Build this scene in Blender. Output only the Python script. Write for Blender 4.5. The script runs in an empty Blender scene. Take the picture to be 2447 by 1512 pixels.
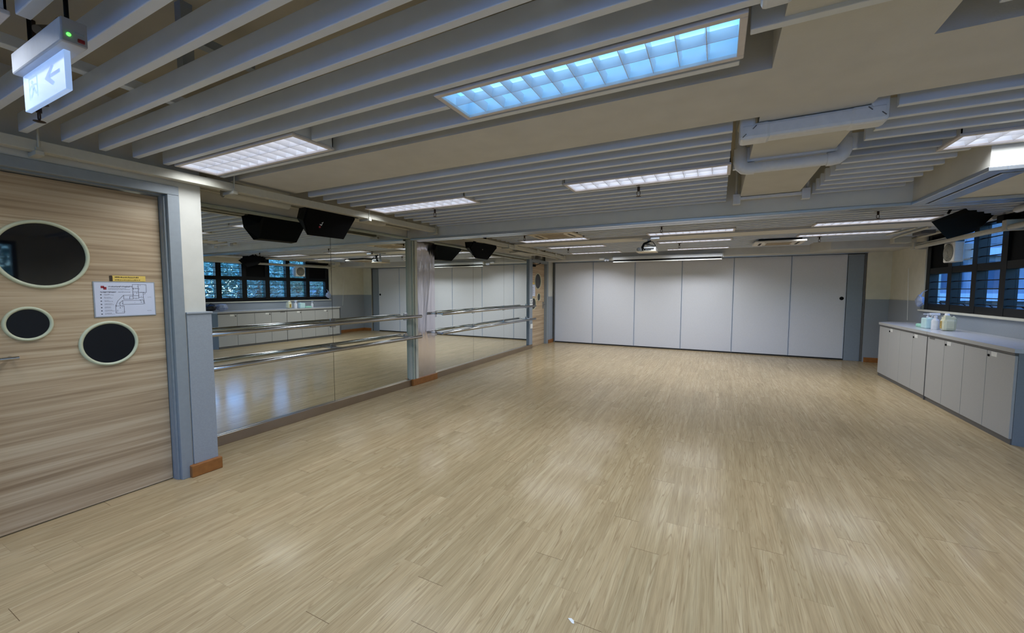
import bpy, bmesh, math, random
from mathutils import Vector, Matrix
R = math.radians
random.seed(7)
SC = bpy.context.scene
COL = SC.collection

# ------------------------------------------------------------------ helpers
def lin(c):
    out = []
    for v in c:
        v = v / 255.0
        out.append(v / 12.92 if v <= 0.04045 else ((v + 0.055) / 1.055) ** 2.4)
    return tuple(out) + (1.0,)

class MB:
    """collects shapes and links them as one mesh object"""
    def __init__(self):
        self.v = []; self.f = []; self.s = []
    def add(self, vs, fs, smooth=False):
        o = len(self.v)
        self.v += [tuple(p) for p in vs]
        for f in fs:
            self.f.append([i + o for i in f]); self.s.append(smooth)
        return self
    def box(self, a, b, m=None):
        x0, x1 = sorted((a[0], b[0])); y0, y1 = sorted((a[1], b[1])); z0, z1 = sorted((a[2], b[2]))
        vs = [(x0,y0,z0),(x1,y0,z0),(x1,y1,z0),(x0,y1,z0),(x0,y0,z1),(x1,y0,z1),(x1,y1,z1),(x0,y1,z1)]
        if m is not None: vs = [tuple(m @ Vector(p)) for p in vs]
        return self.add(vs, [(0,3,2,1),(4,5,6,7),(0,1,5,4),(1,2,6,5),(2,3,7,6),(3,0,4,7)])
    def bbox(self, a, b, r=0.004, m=None):
        """box with chamfered edges"""
        lo = [min(a[i], b[i]) for i in range(3)]; hi = [max(a[i], b[i]) for i in range(3)]
        bm = bmesh.new()
        bmesh.ops.create_cube(bm, size=1.0)
        for v in bm.verts:
            v.co = Vector([lo[i] + (v.co[i] + .5) * (hi[i] - lo[i]) for i in range(3)])
        r = min(r, 0.45 * min(hi[i] - lo[i] for i in range(3)))
        bmesh.ops.bevel(bm, geom=list(bm.edges), offset=r, segments=2, affect='EDGES', profile=.5)
        vs = [v.co.copy() for v in bm.verts]
        if m is not None: vs = [m @ p for p in vs]
        bm.verts.index_update()
        self.add(vs, [[v.index for v in f.verts] for f in bm.faces])
        bm.free(); return self
    def tube(self, pts, r, n=12, caps=True, smooth=True):
        """round tube along a polyline; r may be a list"""
        P = [Vector(p) for p in pts]
        rr = r if isinstance(r, (list, tuple)) else [r] * len(P)
        vs = []; fs = []
        up = None
        for i, p in enumerate(P):
            if i == 0: t = P[1] - p
            elif i == len(P) - 1: t = p - P[i-1]
            else: t = (P[i+1] - p).normalized() + (p - P[i-1]).normalized()
            t.normalize()
            if up is None:
                up = Vector((0,0,1)) if abs(t.z) < .9 else Vector((1,0,0))
            a = t.cross(up).normalized(); b = a.cross(t).normalized(); up = b
            for k in range(n):
                w = 2 * math.pi * k / n
                vs.append(p + (a * math.cos(w) + b * math.sin(w)) * rr[i])
        for i in range(len(P) - 1):
            for k in range(n):
                k2 = (k + 1) % n
                fs.append((i*n+k, i*n+k2, (i+1)*n+k2, (i+1)*n+k))
        self.add(vs, fs, smooth)
        if caps:
            self.add(vs[:n], [list(range(n))[::-1]]); self.add(vs[-n:], [list(range(n))])
        return self
    def prism(self, poly, z0, z1, m=None):
        """polygon in xy lifted from z0 to z1, moved by matrix m"""
        n = len(poly)
        vs = [(p[0], p[1], z0) for p in poly] + [(p[0], p[1], z1) for p in poly]
        if m is not None: vs = [tuple(m @ Vector(p)) for p in vs]
        fs = [list(range(n))[::-1], list(range(n, 2*n))] + [(i, (i+1) % n, n + (i+1) % n, n + i) for i in range(n)]
        return self.add(vs, fs)
    def lathe(self, prof, n=20, m=None, smooth=True):
        """(r, z) profile turned about z"""
        vs = []; fs = []
        for r, z in prof:
            for k in range(n):
                w = 2 * math.pi * k / n
                p = Vector((r * math.cos(w), r * math.sin(w), z))
                vs.append(tuple(m @ p) if m is not None else tuple(p))
        for i in range(len(prof) - 1):
            for k in range(n):
                k2 = (k + 1) % n
                fs.append((i*n+k, i*n+k2, (i+1)*n+k2, (i+1)*n+k))
        return self.add(vs, fs, smooth)
    def build(self, name, mat, parent=None):
        me = bpy.data.meshes.new(name)
        me.from_pydata(self.v, [], self.f)
        me.polygons.foreach_set('use_smooth', self.s)
        bm = bmesh.new(); bm.from_mesh(me)
        bmesh.ops.recalc_face_normals(bm, faces=bm.faces)
        bm.to_mesh(me); bm.free()
        me.materials.append(mat)
        o = bpy.data.objects.new(name, me); COL.objects.link(o)
        if parent is not None:
            o.parent = parent
            o.matrix_parent_inverse = Matrix.Translation(parent.location).inverted() if parent.type == 'EMPTY' else Matrix()
        return o

def tag(o, label, cat, group=None, kind=None):
    o['label'] = label; o['category'] = cat
    if group: o['group'] = group
    if kind: o['kind'] = kind
    return o
def thing(name, loc, label, cat, group=None, kind=None):
    o = bpy.data.objects.new(name, None); COL.objects.link(o)
    o.location = loc; o.empty_display_size = .1
    return tag(o, label, cat, group, kind)
def part(mb, name, mat, parent, label=None):
    o = mb.build(name, mat, parent)
    if label: o['label'] = label
    return o
def struct(name, mb, mat, label, cat):
    return tag(mb.build(name, mat), label, cat, None, 'structure')
def xform(origin, xa, ya, za):
    m = Matrix.Identity(4)
    for i in range(3):
        m[i][0] = xa[i]; m[i][1] = ya[i]; m[i][2] = za[i]; m[i][3] = origin[i]
    return m
ORD = ['first','second','third','fourth','fifth','sixth','seventh','eighth','ninth','tenth','eleventh','twelfth','thirteenth','fourteenth','fifteenth','sixteenth','seventeenth','eighteenth','nineteenth','twentieth']

# ------------------------------------------------------------------ materials
class NT:
    def __init__(self, name):
        self.m = bpy.data.materials.new(name); self.m.use_nodes = True
        self.t = self.m.node_tree; self.n = self.t.nodes; self.b = self.n['Principled BSDF']
        self.out = self.n['Material Output']
    def node(self, typ, **kw):
        x = self.n.new(typ)
        for k, v in kw.items():
            if k.startswith('i_'): x.inputs[k[2:].replace('_', ' ')].default_value = v
            else: setattr(x, k, v)
        return x
    def link(self, a, b): self.t.links.new(a, b)
    def math(self, op, a, b=None, clamp=False):
        x = self.n.new('ShaderNodeMath'); x.operation = op; x.use_clamp = clamp
        for i, s in enumerate((a, b)):
            if s is None: continue
            if isinstance(s, (int, float)): x.inputs[i].default_value = s
            else: self.link(s, x.inputs[i])
        return x.outputs[0]
    def mix(self, fac, a, b, blend='MIX'):
        x = self.n.new('ShaderNodeMix'); x.data_type = 'RGBA'; x.blend_type = blend
        for s, i in ((fac, 0), (a, 6), (b, 7)):
            if isinstance(s, (int, float, tuple)): x.inputs[i].default_value = s
            else: self.link(s, x.inputs[i])
        return x.outputs[2]
    def ramp(self, fac, stops):
        x = self.n.new('ShaderNodeValToRGB'); e = x.color_ramp.elements
        while len(e) < len(stops): e.new(.5)
        for k, (p, c) in enumerate(stops): e[k].position = p; e[k].color = c
        self.link(fac, x.inputs[0]); return x.outputs[0]

def mat(name, c, rough=.6, metal=0.0, noise=.04, scale=30.0, bump=0.0, spec=.5, bscale=None):
    k = NT(name); b = k.b
    col = lin(c)
    tc = k.node('ShaderNodeTexCoord')
    nz = k.node('ShaderNodeTexNoise', i_Scale=scale, i_Detail=4.0)
    k.link(tc.outputs['Object'], nz.inputs['Vector'])
    lo = tuple(max(0, v * (1 - noise)) for v in col[:3]) + (1,)
    hi = tuple(min(1, v * (1 + noise)) for v in col[:3]) + (1,)
    k.link(k.ramp(nz.outputs['Fac'], [(.3, lo), (.7, hi)]), b.inputs['Base Color'])
    b.inputs['Roughness'].default_value = rough; b.inputs['Metallic'].default_value = metal
    b.inputs['Specular IOR Level'].default_value = spec
    if bump:
        n2 = k.node('ShaderNodeTexNoise', i_Scale=bscale or scale * 4, i_Detail=3.0)
        k.link(tc.outputs['Object'], n2.inputs['Vector'])
        bp = k.node('ShaderNodeBump', i_Strength=bump, i_Distance=.01)
        k.link(n2.outputs['Fac'], bp.inputs['Height']); k.link(bp.outputs[0], b.inputs['Normal'])
    return k.m

def emis(name, c, strength, base=(230,230,230)):
    k = NT(name)
    k.b.inputs['Base Color'].default_value = lin(base)
    k.b.inputs['Emission Color'].default_value = lin(c)
    k.b.inputs['Emission Strength'].default_value = strength
    return k.m

def floor_mat():
    k = NT('vinyl_plank'); b = k.b
    tc = k.node('ShaderNodeTexCoord'); sp = k.node('ShaderNodeSeparateXYZ')
    k.link(tc.outputs['Object'], sp.inputs[0])
    X, Y = sp.outputs[0], sp.outputs[1]
    W, L = .1525, .914
    u = k.math('DIVIDE', k.math('ADD', X, .088), W)
    row = k.math('FLOOR', u); fu = k.math('FRACT', u)
    w1 = k.node('ShaderNodeTexWhiteNoise', noise_dimensions='1D'); k.link(row, w1.inputs['W'])
    v = k.math('ADD', k.math('DIVIDE', Y, L), k.math('MULTIPLY', w1.outputs['Value'], 7.0))
    cl = k.math('FLOOR', v); fv = k.math('FRACT', v)
    cb = k.node('ShaderNodeCombineXYZ'); k.link(row, cb.inputs[0]); k.link(cl, cb.inputs[1])
    w2 = k.node('ShaderNodeTexWhiteNoise', noise_dimensions='2D'); k.link(cb.outputs[0], w2.inputs['Vector'])
    pid = w2.outputs['Value']
    # grain coordinates: stretched along y, shifted per plank
    def gn(sx, sy, ax, az, det, rough, dist):
        g = k.node('ShaderNodeCombineXYZ')
        k.link(k.math('ADD', k.math('MULTIPLY', X, sx), k.math('MULTIPLY', pid, ax)), g.inputs[0])
        k.link(k.math('ADD', k.math('MULTIPLY', Y, sy), k.math('MULTIPLY', pid, ax*.7)), g.inputs[1])
        k.link(k.math('MULTIPLY', pid, az), g.inputs[2])
        n = k.node('ShaderNodeTexNoise', i_Scale=1.0, i_Detail=det, i_Roughness=rough, i_Distortion=dist)
        k.link(g.outputs[0], n.inputs['Vector']); return n.outputs['Fac']
    n1 = gn(26.0, 1.3, 40.0, 19.0, 4.0, .55, .4)
    n2 = gn(120.0, 4.5, 77.0, 31.0, 3.0, .5, .6)
    n5 = gn(10.0, .6, 23.0, 11.0, 2.5, .5, .5)
    n6 = gn(260.0, 5.0, 91.0, 43.0, 2.0, .5, .3)
    base = k.ramp(n1, [(.28, lin((166,146,113))), (.50, lin((182,162,127))), (.72, lin((194,176,142)))])
    tone = k.ramp(pid, [(0, (.93,.93,.92,1)), (1, (1.04,1.03,1.03,1))])
    base = k.mix(1.0, base, tone, 'MULTIPLY')
    # growth rings: thin dark contour lines that close into loops
    fr = k.math('FRACT', k.math('MULTIPLY', n5, 15.0))
    ring = k.ramp(fr, [(0, (1,1,1,1)), (.16, (0,0,0,1)), (.90, (0,0,0,1)), (1, (1,1,1,1))])
    ring = k.math('MULTIPLY', ring, k.ramp(n1, [(.42, (.08,)*3 + (1,)), (.62, (.48,)*3 + (1,))]))
    base = k.mix(ring, base, lin((124,96,64)))
    base = k.mix(1.0, base, k.ramp(n6, [(.35, (.86,.86,.85,1)), (.60, (1.04,1.04,1.04,1))]), 'MULTIPLY')
    streak = k.ramp(n2, [(.62, (0,0,0,1)), (.70, (1,1,1,1))])
    base = k.mix(k.math('MULTIPLY', streak, .38), base, lin((124,96,64)))
    # broad wear
    n3 = k.node('ShaderNodeTexNoise', i_Scale=.7, i_Detail=4.0); k.link(tc.outputs['Object'], n3.inputs['Vector'])
    wear = k.ramp(n3.outputs['Fac'], [(.35, (.95,.94,.93,1)), (.65, (1.02,1.02,1.02,1))])
    base = k.mix(1.0, base, wear, 'MULTIPLY')
    # joints
    ju = k.math('MAXIMUM', k.math('LESS_THAN', fu, .006), k.math('GREATER_THAN', fu, .994))
    jv = k.math('LESS_THAN', fv, .0028)
    # only some end joints have opened up
    w3 = k.node('ShaderNodeTexWhiteNoise', noise_dimensions='3D')
    cb3 = k.node('ShaderNodeCombineXYZ'); k.link(row, cb3.inputs[0]); k.link(cl, cb3.inputs[1]); cb3.inputs[2].default_value = 4.7
    k.link(cb3.outputs[0], w3.inputs['Vector'])
    jv = k.math('MULTIPLY', jv, k.math('ADD', .18, k.math('MULTIPLY', k.math('GREATER_THAN', w3.outputs['Value'], .72), .6)))
    jm = k.math('MAXIMUM', k.math('MULTIPLY', ju, .22), jv)
    base = k.mix(jm, base, lin((88,66,44)))
    k.link(base, b.inputs['Base Color'])
    rg = k.ramp(n3.outputs['Fac'], [(.3, (.13,)*3 + (1,)), (.7, (.20,)*3 + (1,))])
    b.inputs['Roughness'].default_value = .9
    b.inputs['Specular IOR Level'].default_value = 0.0
    n4 = k.node('ShaderNodeTexNoise', i_Scale=14.0, i_Detail=2.0)
    k.link(tc.outputs['Object'], n4.inputs['Vector'])
    hh = k.math('ADD', k.math('MULTIPLY', n2, .15), k.math('MULTIPLY', n4.outputs['Fac'], .6))
    bp = k.node('ShaderNodeBump', i_Strength=.10, i_Distance=.006); k.link(hh, bp.inputs['Height'])
    k.link(bp.outputs[0], b.inputs['Normal'])
    # worn varnish: almost no sheen from above, strong at grazing angles (Schlick)
    lw = k.node('ShaderNodeLayerWeight'); lw.inputs[0].default_value = .5
    fac = k.math('ADD', k.math('MULTIPLY', k.math('POWER', lw.outputs['Facing'], 5.0), .75), .005)
    gl = k.node('ShaderNodeBsdfGlossy'); k.link(rg, gl.inputs['Roughness']); k.link(bp.outputs[0], gl.inputs['Normal'])
    mx = k.node('ShaderNodeMixShader'); k.link(fac, mx.inputs[0]); k.link(b.outputs[0], mx.inputs[1]); k.link(gl.outputs[0], mx.inputs[2])
    k.link(mx.outputs[0], k.out.inputs[0])
    return k.m

def door_wood():
    k = NT('door_laminate'); b = k.b
    tc = k.node('ShaderNodeTexCoord'); mp = k.node('ShaderNodeMapping')
    mp.inputs['Scale'].default_value = (1.0, 1.1, 55.0)
    k.link(tc.outputs['Object'], mp.inputs[0])
    n1 = k.node('ShaderNodeTexNoise', i_Scale=1.0, i_Detail=5.0, i_Roughness=.6, i_Distortion=.3); k.link(mp.outputs[0], n1.inputs['Vector'])
    mp2 = k.node('ShaderNodeMapping'); mp2.inputs['Scale'].default_value = (1.0, .6, 14.0)
    k.link(tc.outputs['Object'], mp2.inputs[0])
    n2 = k.node('ShaderNodeTexNoise', i_Scale=1.0, i_Detail=3.0); k.link(mp2.outputs[0], n2.inputs['Vector'])
    f = k.math('ADD', k.math('MULTIPLY', n1.outputs['Fac'], .6), k.math('MULTIPLY', n2.outputs['Fac'], .4))
    c = k.ramp(f, [(.36, lin((150,126,98))), (.5, lin((181,157,127))), (.64, lin((203,183,154)))])
    k.link(c, b.inputs['Base Color']); b.inputs['Roughness'].default_value = .5
    return k.m

def mirror_mat(name, rough=.0, wavy=0.0, c=(216,222,218)):
    k = NT(name); b = k.b
    b.inputs['Metallic'].default_value = 1.0; b.inputs['Roughness'].default_value = rough
    b.inputs['Base Color'].default_value = lin(c)
    if wavy:
        tc = k.node('ShaderNodeTexCoord'); mp = k.node('ShaderNodeMapping'); mp.inputs['Scale'].default_value = (1, 4.5, 1.2)
        k.link(tc.outputs['Object'], mp.inputs[0])
        nz = k.node('ShaderNodeTexNoise', i_Scale=1.1, i_Detail=2.0, i_Distortion=.8); k.link(mp.outputs[0], nz.inputs['Vector'])
        bp = k.node('ShaderNodeBump', i_Strength=wavy, i_Distance=.05); k.link(nz.outputs['Fac'], bp.inputs['Height'])
        k.link(bp.outputs[0], b.inputs['Normal'])
    return k.m

def glass_mat(name, tint=(200,220,235), mixf=.12):
    k = NT(name)
    k.n.remove(k.b)
    tr = k.node('ShaderNodeBsdfTransparent'); tr.inputs[0].default_value = lin(tint)
    gl = k.node('ShaderNodeBsdfGlossy'); gl.inputs['Roughness'].default_value = .02
    mx = k.node('ShaderNodeMixShader'); mx.inputs[0].default_value = mixf
    k.link(tr.outputs[0], mx.inputs[1]); k.link(gl.outputs[0], mx.inputs[2]); k.link(mx.outputs[0], k.out.inputs[0])
    return k.m

def bag_mat(name, c):
    k = NT(name); b = k.b
    b.inputs['Base Color'].default_value = lin(c); b.inputs['Roughness'].default_value = .25
    b.inputs['Alpha'].default_value = .72
    return k.m

def leaf_mat(name, c1, c2):
    k = NT(name); b = k.b
    tc = k.node('ShaderNodeTexCoord'); nz = k.node('ShaderNodeTexNoise', i_Scale=3.0, i_Detail=5.0)
    k.link(tc.outputs['Object'], nz.inputs['Vector'])
    k.link(k.ramp(nz.outputs['Fac'], [(.35, lin(c1)), (.65, lin(c2))]), b.inputs['Base Color'])
    b.inputs['Roughness'].default_value = .45
    return k.m

M = {
 'floor': floor_mat(), 'door': door_wood(),
 'cream': mat('cream_paint', (216,212,196), .7, bump=.05, scale=8, bscale=160),
 'soffit': mat('cream_ceiling_paint', (202,201,196), .75, bump=.06, scale=6, bscale=140),
 'slab': mat('ceiling_slab_paint', (180,172,152), .8, scale=5),
 'beampaint': mat('pale_beam_paint', (214,213,205), .65, bump=.05, scale=6, bscale=140),
 'wallwhite': mat('offwhite_pilaster_paint', (206,204,196), .65, bump=.05, scale=8, bscale=160),
 'dado': mat('grey_laminate', (150,156,164), .45, noise=.05, scale=90),
 'jamb': mat('grey_door_frame_paint', (140,147,153), .4),
 'baffle': mat('baffle_white_metal', (216,222,230), .38, noise=.02, bump=.03, scale=12, bscale=350),
 'lampframe': mat('lamp_frame_paint', (212,206,204), .4),
 'louvre': mat('louvre_white', (225,228,235), .25, noise=.0),
 'trunk': mat('trunking_paint', (192,189,176), .5),
 'pvc': mat('white_pvc', (216,219,222), .35),
 'black': mat('black_speaker_cloth', (4,4,5), .8, noise=.1, spec=.1),
 'blackpl': mat('black_plastic', (4,4,5), .6, spec=.15),
 'winblack': mat('black_window_metal', (5,5,7), .4, spec=.25),
 'winboard': mat('black_board', (4,4,5), .7, spec=.15),
 'alu': mat('satin_aluminium', (190,196,204), .28, 1.0, noise=.02),
 'steel': mat('polished_steel_tube', (186,187,190), .17, 1.0, noise=.02),
 'skirtmetal': mat('satin_steel_skirting', (172,158,142), .32, 1.0, noise=.06, scale=4),
 'darkgap': mat('dark_gap', (26,24,22), .7),
 'wood': mat('brown_skirting_wood', (150,96,46), .4, noise=.15, scale=20),
 'chrome': mirror_mat('crinkled_mirror_film', .11, .19, (226,222,226)),
 'mirror': mirror_mat('mirror_glass', .0, 0, (236,241,237)),
 'palegreen': mat('pale_green_edge', (172,178,164), .35),
 'panel': mat('partition_fabric', (214,214,220), .85, noise=.05, scale=140, bump=.08, bscale=420),
 'paneljamb': mat('partition_grey_jamb', (138,147,158), .35),
 'panelalu': mat('partition_seal_aluminium', (196,204,220), .35),
 'darkglass': None, 'ring': mat('pale_green_ring', (196,199,172), .45),
 'cab': mat('grey_cabinet_laminate', (178,178,178), .5, noise=.04, scale=120),
 'cabside': mat('blue_grey_cabinet_end', (122,129,138), .5, noise=.05, scale=120),
 'cabedge': mat('dark_grey_edging', (98,96,95), .5),
 'worktop': mat('pale_grey_worktop', (190,192,200), .22, noise=.03, scale=60),
 'paper': mat('white_paper', (206,210,228), .6, noise=.01),
 'ink': mat('ink', (70,72,86), .7), 'inklight': mat('ink_pale', (132,134,148), .7),
 'red': mat('dark_red_print', (150,38,52), .6), 'yellow': mat('yellow_label', (222,190,96), .6),
 'brownink': mat('brown_print', (58,44,28), .7),
 'signbody': mat('sign_housing', (196,200,208), .4), 'signend': mat('sign_end_cap', (150,150,156), .45),
 'redbtn': mat('dark_red_switch', (120,14,20), .3), 'led': emis('green_led', (70,255,60), 2.5),
 'acryl': None, 'picto': emis('faded_pictogram', (150,184,240), .50, (176,196,232)),
 'sprink': mat('dark_bronze', (62,48,40), .4, .6),
 'ac': mat('cream_appliance_plastic', (212,200,176), .45), 'acgrille': mat('tan_grille', (150,132,104), .6),
 'acwhite': mat('white_appliance_plastic', (218,214,206), .45),
 'proj': mat('white_projector_plastic', (222,224,226), .4),
 'socket': mat('white_switch_plastic', (235,235,232), .35),
 'teal': mat('pale_teal_plastic', (192,222,222), .3), 'whitebottle': mat('white_bottle_plastic', (226,226,232), .35),
 'jug': mat('translucent_yellow_jug', (212,210,182), .3), 'juglabel': mat('brown_yellow_label', (170,140,62), .5, noise=.5, scale=40),
 'green': mat('mint_green_pack', (160,214,190), .5),
 'blackbag': mat('black_bag', (16,15,18), .5), 'clearbag': bag_mat('clear_plastic_bag', (176,186,210)),
 'fan': mat('fan_white', (222,218,208), .45), 'fangrille': mat('fan_grille', (150,146,132), .5),
 'fanhole': mat('fan_shadow', (70,66,58), .7),
 'glass': glass_mat('window_glass'),
 'leaf': leaf_mat('tree_leaves', (96,124,104), (156,182,158)), 'leafp': leaf_mat('pale_leaves', (116,140,116), (176,198,166)),
 'bark': mat('bark', (92,78,62), .9),
 'bld': mat('pale_building_render', (112,116,124), .85, scale=1.5), 'bldwin': mat('building_glass', (60,72,88), .15),
 'bldtrim': mat('building_white_band', (160,164,172), .7), 'lawn': mat('dull_lawn', (84,96,84), .9, scale=2.0), 'bounce_grey': mat('grey_ground', (196,196,196), .9, scale=1.0),
}
k = NT('dark_door_glass'); k.b.inputs['Base Color'].default_value = lin((12,13,18)); k.b.inputs['Roughness'].default_value = .03
k.b.inputs['Specular IOR Level'].default_value = .7; M['darkglass'] = k.m
k = NT('lit_acrylic'); k.b.inputs['Base Color'].default_value = lin((206,222,250)); k.b.inputs['Roughness'].default_value = .12
k.b.inputs['Emission Color'].default_value = lin((160,198,255)); k.b.inputs['Emission Strength'].default_value = .55
M['acryl'] = k.m
M['lampplate'] = emis('lamp_reflector', (246,247,255), 1.2)
M['lampplateblue'] = emis('blue_lamp_reflector', (84,184,255), 1.15)
M['tubelit'] = emis('lit_tube', (250,250,255), 2.2)
M['tubelitblue'] = emis('blue_lit_tube', (170,222,255), 2.0)
for k_ in ('lampplate','lampplateblue','tubelit','tubelitblue','led','acryl','picto'): M[k_].cycles.emission_sampling = 'NONE'

# ------------------------------------------------------------------ room shell
ZB = 2.33            # underside of the baffles
ZS = 2.71            # slab
XM = -4.11           # mirror face
YP = 10.51           # folding partition

struct('floor', MB().box((-5.2,-4.2,-.12),(3.4,10.9,0)), M['floor'], 'pale oak vinyl plank floor across the whole dance room', 'floor')
struct('ceiling', MB().box((-5.2,-4.2,ZS),(3.4,10.9,ZS+.12)), M['slab'], 'painted ceiling slab seen in the gaps above the white baffles', 'ceiling')

# left wall: door wall, pilaster and the wall behind the mirrors
b = MB()
b.box((-3.80,-4.1,0),(-3.60,.50,ZS)); b.box((-3.80,.50,2.205),(-3.60,1.600,ZS)); b.box((-4.2,1.600,0),(-3.60,1.742,ZS))
b.box((-4.34,1.742,0),(-4.16,9.15,ZS)); b.box((-4.34,9.15,2.20),(-4.16,10.19,ZS))
b.box((-4.34,10.19,0),(-4.075,10.63,ZS))
b.box((-4.16,1.742,2.195),(-4.11,9.13,ZS))
struct('wall_left', b, M['wallwhite'], 'off-white left wall around the wood doors and above the mirrors', 'wall')
b = MB(); b.box((-4.6,.30,0),(-4.45,1.59,2.4)); b.box((-4.6,9.0,0),(-4.5,10.3,2.4))
struct('wall_corridor', b, M['darkgap'], 'dark corridor wall behind the two wood doors', 'wall')
b = MB()
b.prism([(-3.6005,1.605),(-3.584,1.605),(-3.584,1.772),(-4.1,1.772),(-4.1,1.7425),(-3.6005,1.7425)], .096, 1.2615)
b.bbox((-4.1,1.603,1.262),(-3.576,1.780,1.277), .003)
struct('trim_1', b, M['dado'], 'grey laminate dado on the pilaster beside the near wood door', 'dado')
struct('trim_2', MB().box((-4.075,10.20,0),(-4.062,10.50,1.268)), M['dado'], 'grey dado on the narrow wall between far door and partition', 'dado')
struct('baseboard_left', MB().bbox((-3.66,1.575,0),(-3.556,1.790,.095), .006), M['wood'], 'short brown wooden skirting at the foot of the near pilaster', 'baseboard')
struct('baseboard_corner', MB().bbox((-4.075,10.19,0),(-4.045,10.50,.095), .004), M['wood'], 'short brown skirting beside the far wood door', 'baseboard')

# back wall; its unseen window is added to throw bluish daylight on the baffles
b = MB()
b.box((-3.8,-4.1,0),(3.3,-3.9,.70)); b.box((-3.8,-4.1,2.28),(3.3,-3.9,ZS)); b.box((-3.8,-4.1,.70),(-3.4,-3.9,2.28)); b.box((2.9,-4.1,.70),(3.3,-3.9,2.28))
struct('wall_back', b, M['cream'], 'cream back wall behind the photographer around the added window', 'wall')

# right wall with the long window opening
WY0, WY1, WZ0, WZ1 = 4.55, 9.03, 1.13, 2.36
b = MB()
b.box((3.04,-4.1,0),(3.24,.90,ZS)); b.box((3.04,.90,0),(3.24,2.30,1.5)); b.box((3.04,.90,2.25),(3.24,2.30,ZS)); b.box((3.04,2.30,0),(3.24,WY0,ZS)); b.box((3.04,WY1,0),(3.24,10.9,ZS)); b.box((3.04,WY0,0),(3.24,WY1,WZ0)); b.box((3.04,WY0,WZ1),(3.24,WY1,ZS))
struct('wall_right', b, M['cream'], 'cream right wall with the long black framed window', 'wall')
b = MB(); b.box((3.022,WY0-.05,0),(3.04,5.16,.8995)); b.box((3.022,WY0-.05,.90),(3.04,WY1+.02,1.108)); b.box((3.022,WY1+.02,0),(3.04,10.46,1.268)); b.box((3.022,-4.0,0),(3.04,WY0-.05,1.268))
struct('trim_3', b, M['dado'], 'grey laminate dado along the window wall above the counter', 'dado')
struct('trim_4', MB().bbox((2.985,WY0-.04,1.108),(3.10,WY1+.02,1.135), .004), M['cream'], 'cream window sill along the window wall', 'sill')

# far wall parts
struct('wall_header', MB().box((-4.2,10.66,0),(3.2,10.8,ZS)), M['cream'], 'wall hidden behind the folding partition', 'wall')
struct('wall_corner', MB().box((-4.34,10.63,0),(-4.03,10.66,ZS)), M['cream'], 'narrow wall left of the folding partition', 'wall')
struct('wall_far', MB().box((2.665,10.46,0),(3.04,10.66,ZS)), M['cream'], 'cream far wall to the right of the folding partition', 'wall')
struct('trim_5', MB().box((2.66,10.446,0),(3.022,10.46,1.268)), M['dado'], 'grey dado on the far wall right of the partition', 'dado')
b = MB(); b.bbox((2.68,10.425,0),(3.02,10.446,.095), .004); b.bbox((3.0,9.2,0),(3.022,10.43,.095), .004)
struct('baseboard_far', b, M['wood'], 'brown wooden skirting in the far right corner behind the counter', 'baseboard')
bulk = [(-4.07,9.95),(1.63,9.95),(1.86,9.42),(3.04,9.42),(3.04,10.60),(-4.07,10.60)]
struct('bulkhead', MB().prism(bulk, 2.205, ZS), M['soffit'], 'cream bulkhead above the folding partition, stepping forward at the right', 'bulkhead')

# beams
struct('beam_1', MB().prism([(-4.10,1.985),(.17,1.985),(.17,-4.0),(.65,-4.0),(.65,1.985),(3.04,1.985),(3.04,2.50),(.64,2.50),(.64,4.66),(.17,4.66),(.17,2.50),(-4.10,2.50)], 2.345, ZS),
       M['soffit'], 'broad cream ceiling beam crossing overhead with a branch running toward the window end', 'beam')
b = MB(); b.prism([(-4.10,4.66),(1.46,4.66),(1.46,3.56),(3.04,3.56),(3.04,4.87),(-4.10,4.87)], 2.20, ZS)
struct('beam_2', b, M['beampaint'], 'pale downstand beam that carries the aluminium partition track, bent at the right', 'beam')
struct('beam_3', MB().box((-4.10,7.02,2.315),(3.04,7.50,ZS)), M['soffit'], 'narrow cream beam between the farther rows of ceiling lights', 'beam')

# track under beam_2
t = thing('partition_track', (-.5,4.74,2.19), 'bluish aluminium partition track under the pale beam crossing the room', 'track')
b = MB(); b.bbox((-4.04,4.652,2.172),(3.0,4.745,2.20), .003); b.bbox((-4.04,4.775,2.172),(3.0,4.86,2.20), .003)
part(b, 'rail', M['alu'], t)
part(MB().box((-4.04,4.745,2.182),(3.0,4.775,2.20)), 'slot', M['darkgap'], t, 'dark slot of the track')
t2 = thing('partition_track', (1.55,4.1,2.19), 'short branch of aluminium track turning toward the camera at right', 'track')
b = MB(); b.bbox((1.452,3.552,2.172),(1.535,4.650,2.20), .003); b.bbox((1.56,3.66,2.172),(1.66,4.650,2.20), .003); b.bbox((1.535,3.552,2.172),(3.0,3.63,2.20), .003)
part(b, 'rail', M['alu'], t2)
part(MB().box((1.535,3.63,2.182),(1.56,4.650,2.20)), 'slot', M['darkgap'], t2, 'dark slot of the track')

# mirror column
struct('wall_column', MB().box((-4.16,4.69,0),(-4.075,5.25,ZS)), M['cream'], 'column between the two mirror bays', 'column')
t = thing('mirror_frame_post', (-4.05,4.74,0), 'pale framing posts at the left edge of the crinkled mirror column', 'frame')
part(MB().bbox((-4.075,4.695,.0),(-4.045,4.730,2.19), .003), 'post', M['palegreen'], t)
part(MB().bbox((-4.075,4.752,.0),(-4.040,4.800,2.19), .003), 'post', M['cream'], t)
part(MB().box((-4.075,4.730,.0),(-4.060,4.752,2.19)), 'gap', M['darkgap'], t, 'dark gap between the posts')
tag(MB().box((-4.075,4.80,.06),(-4.058,5.24,2.19)).build('mirror_film', M['chrome']), 'crinkled silver mirror film covering the column between the mirrors', 'mirror film')
struct('baseboard_column', MB().bbox((-4.075,4.67,0),(-4.030,5.255,.10), .006), M['wood'], 'brown wooden skirting at the foot of the mirrored column', 'baseboard')

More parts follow.
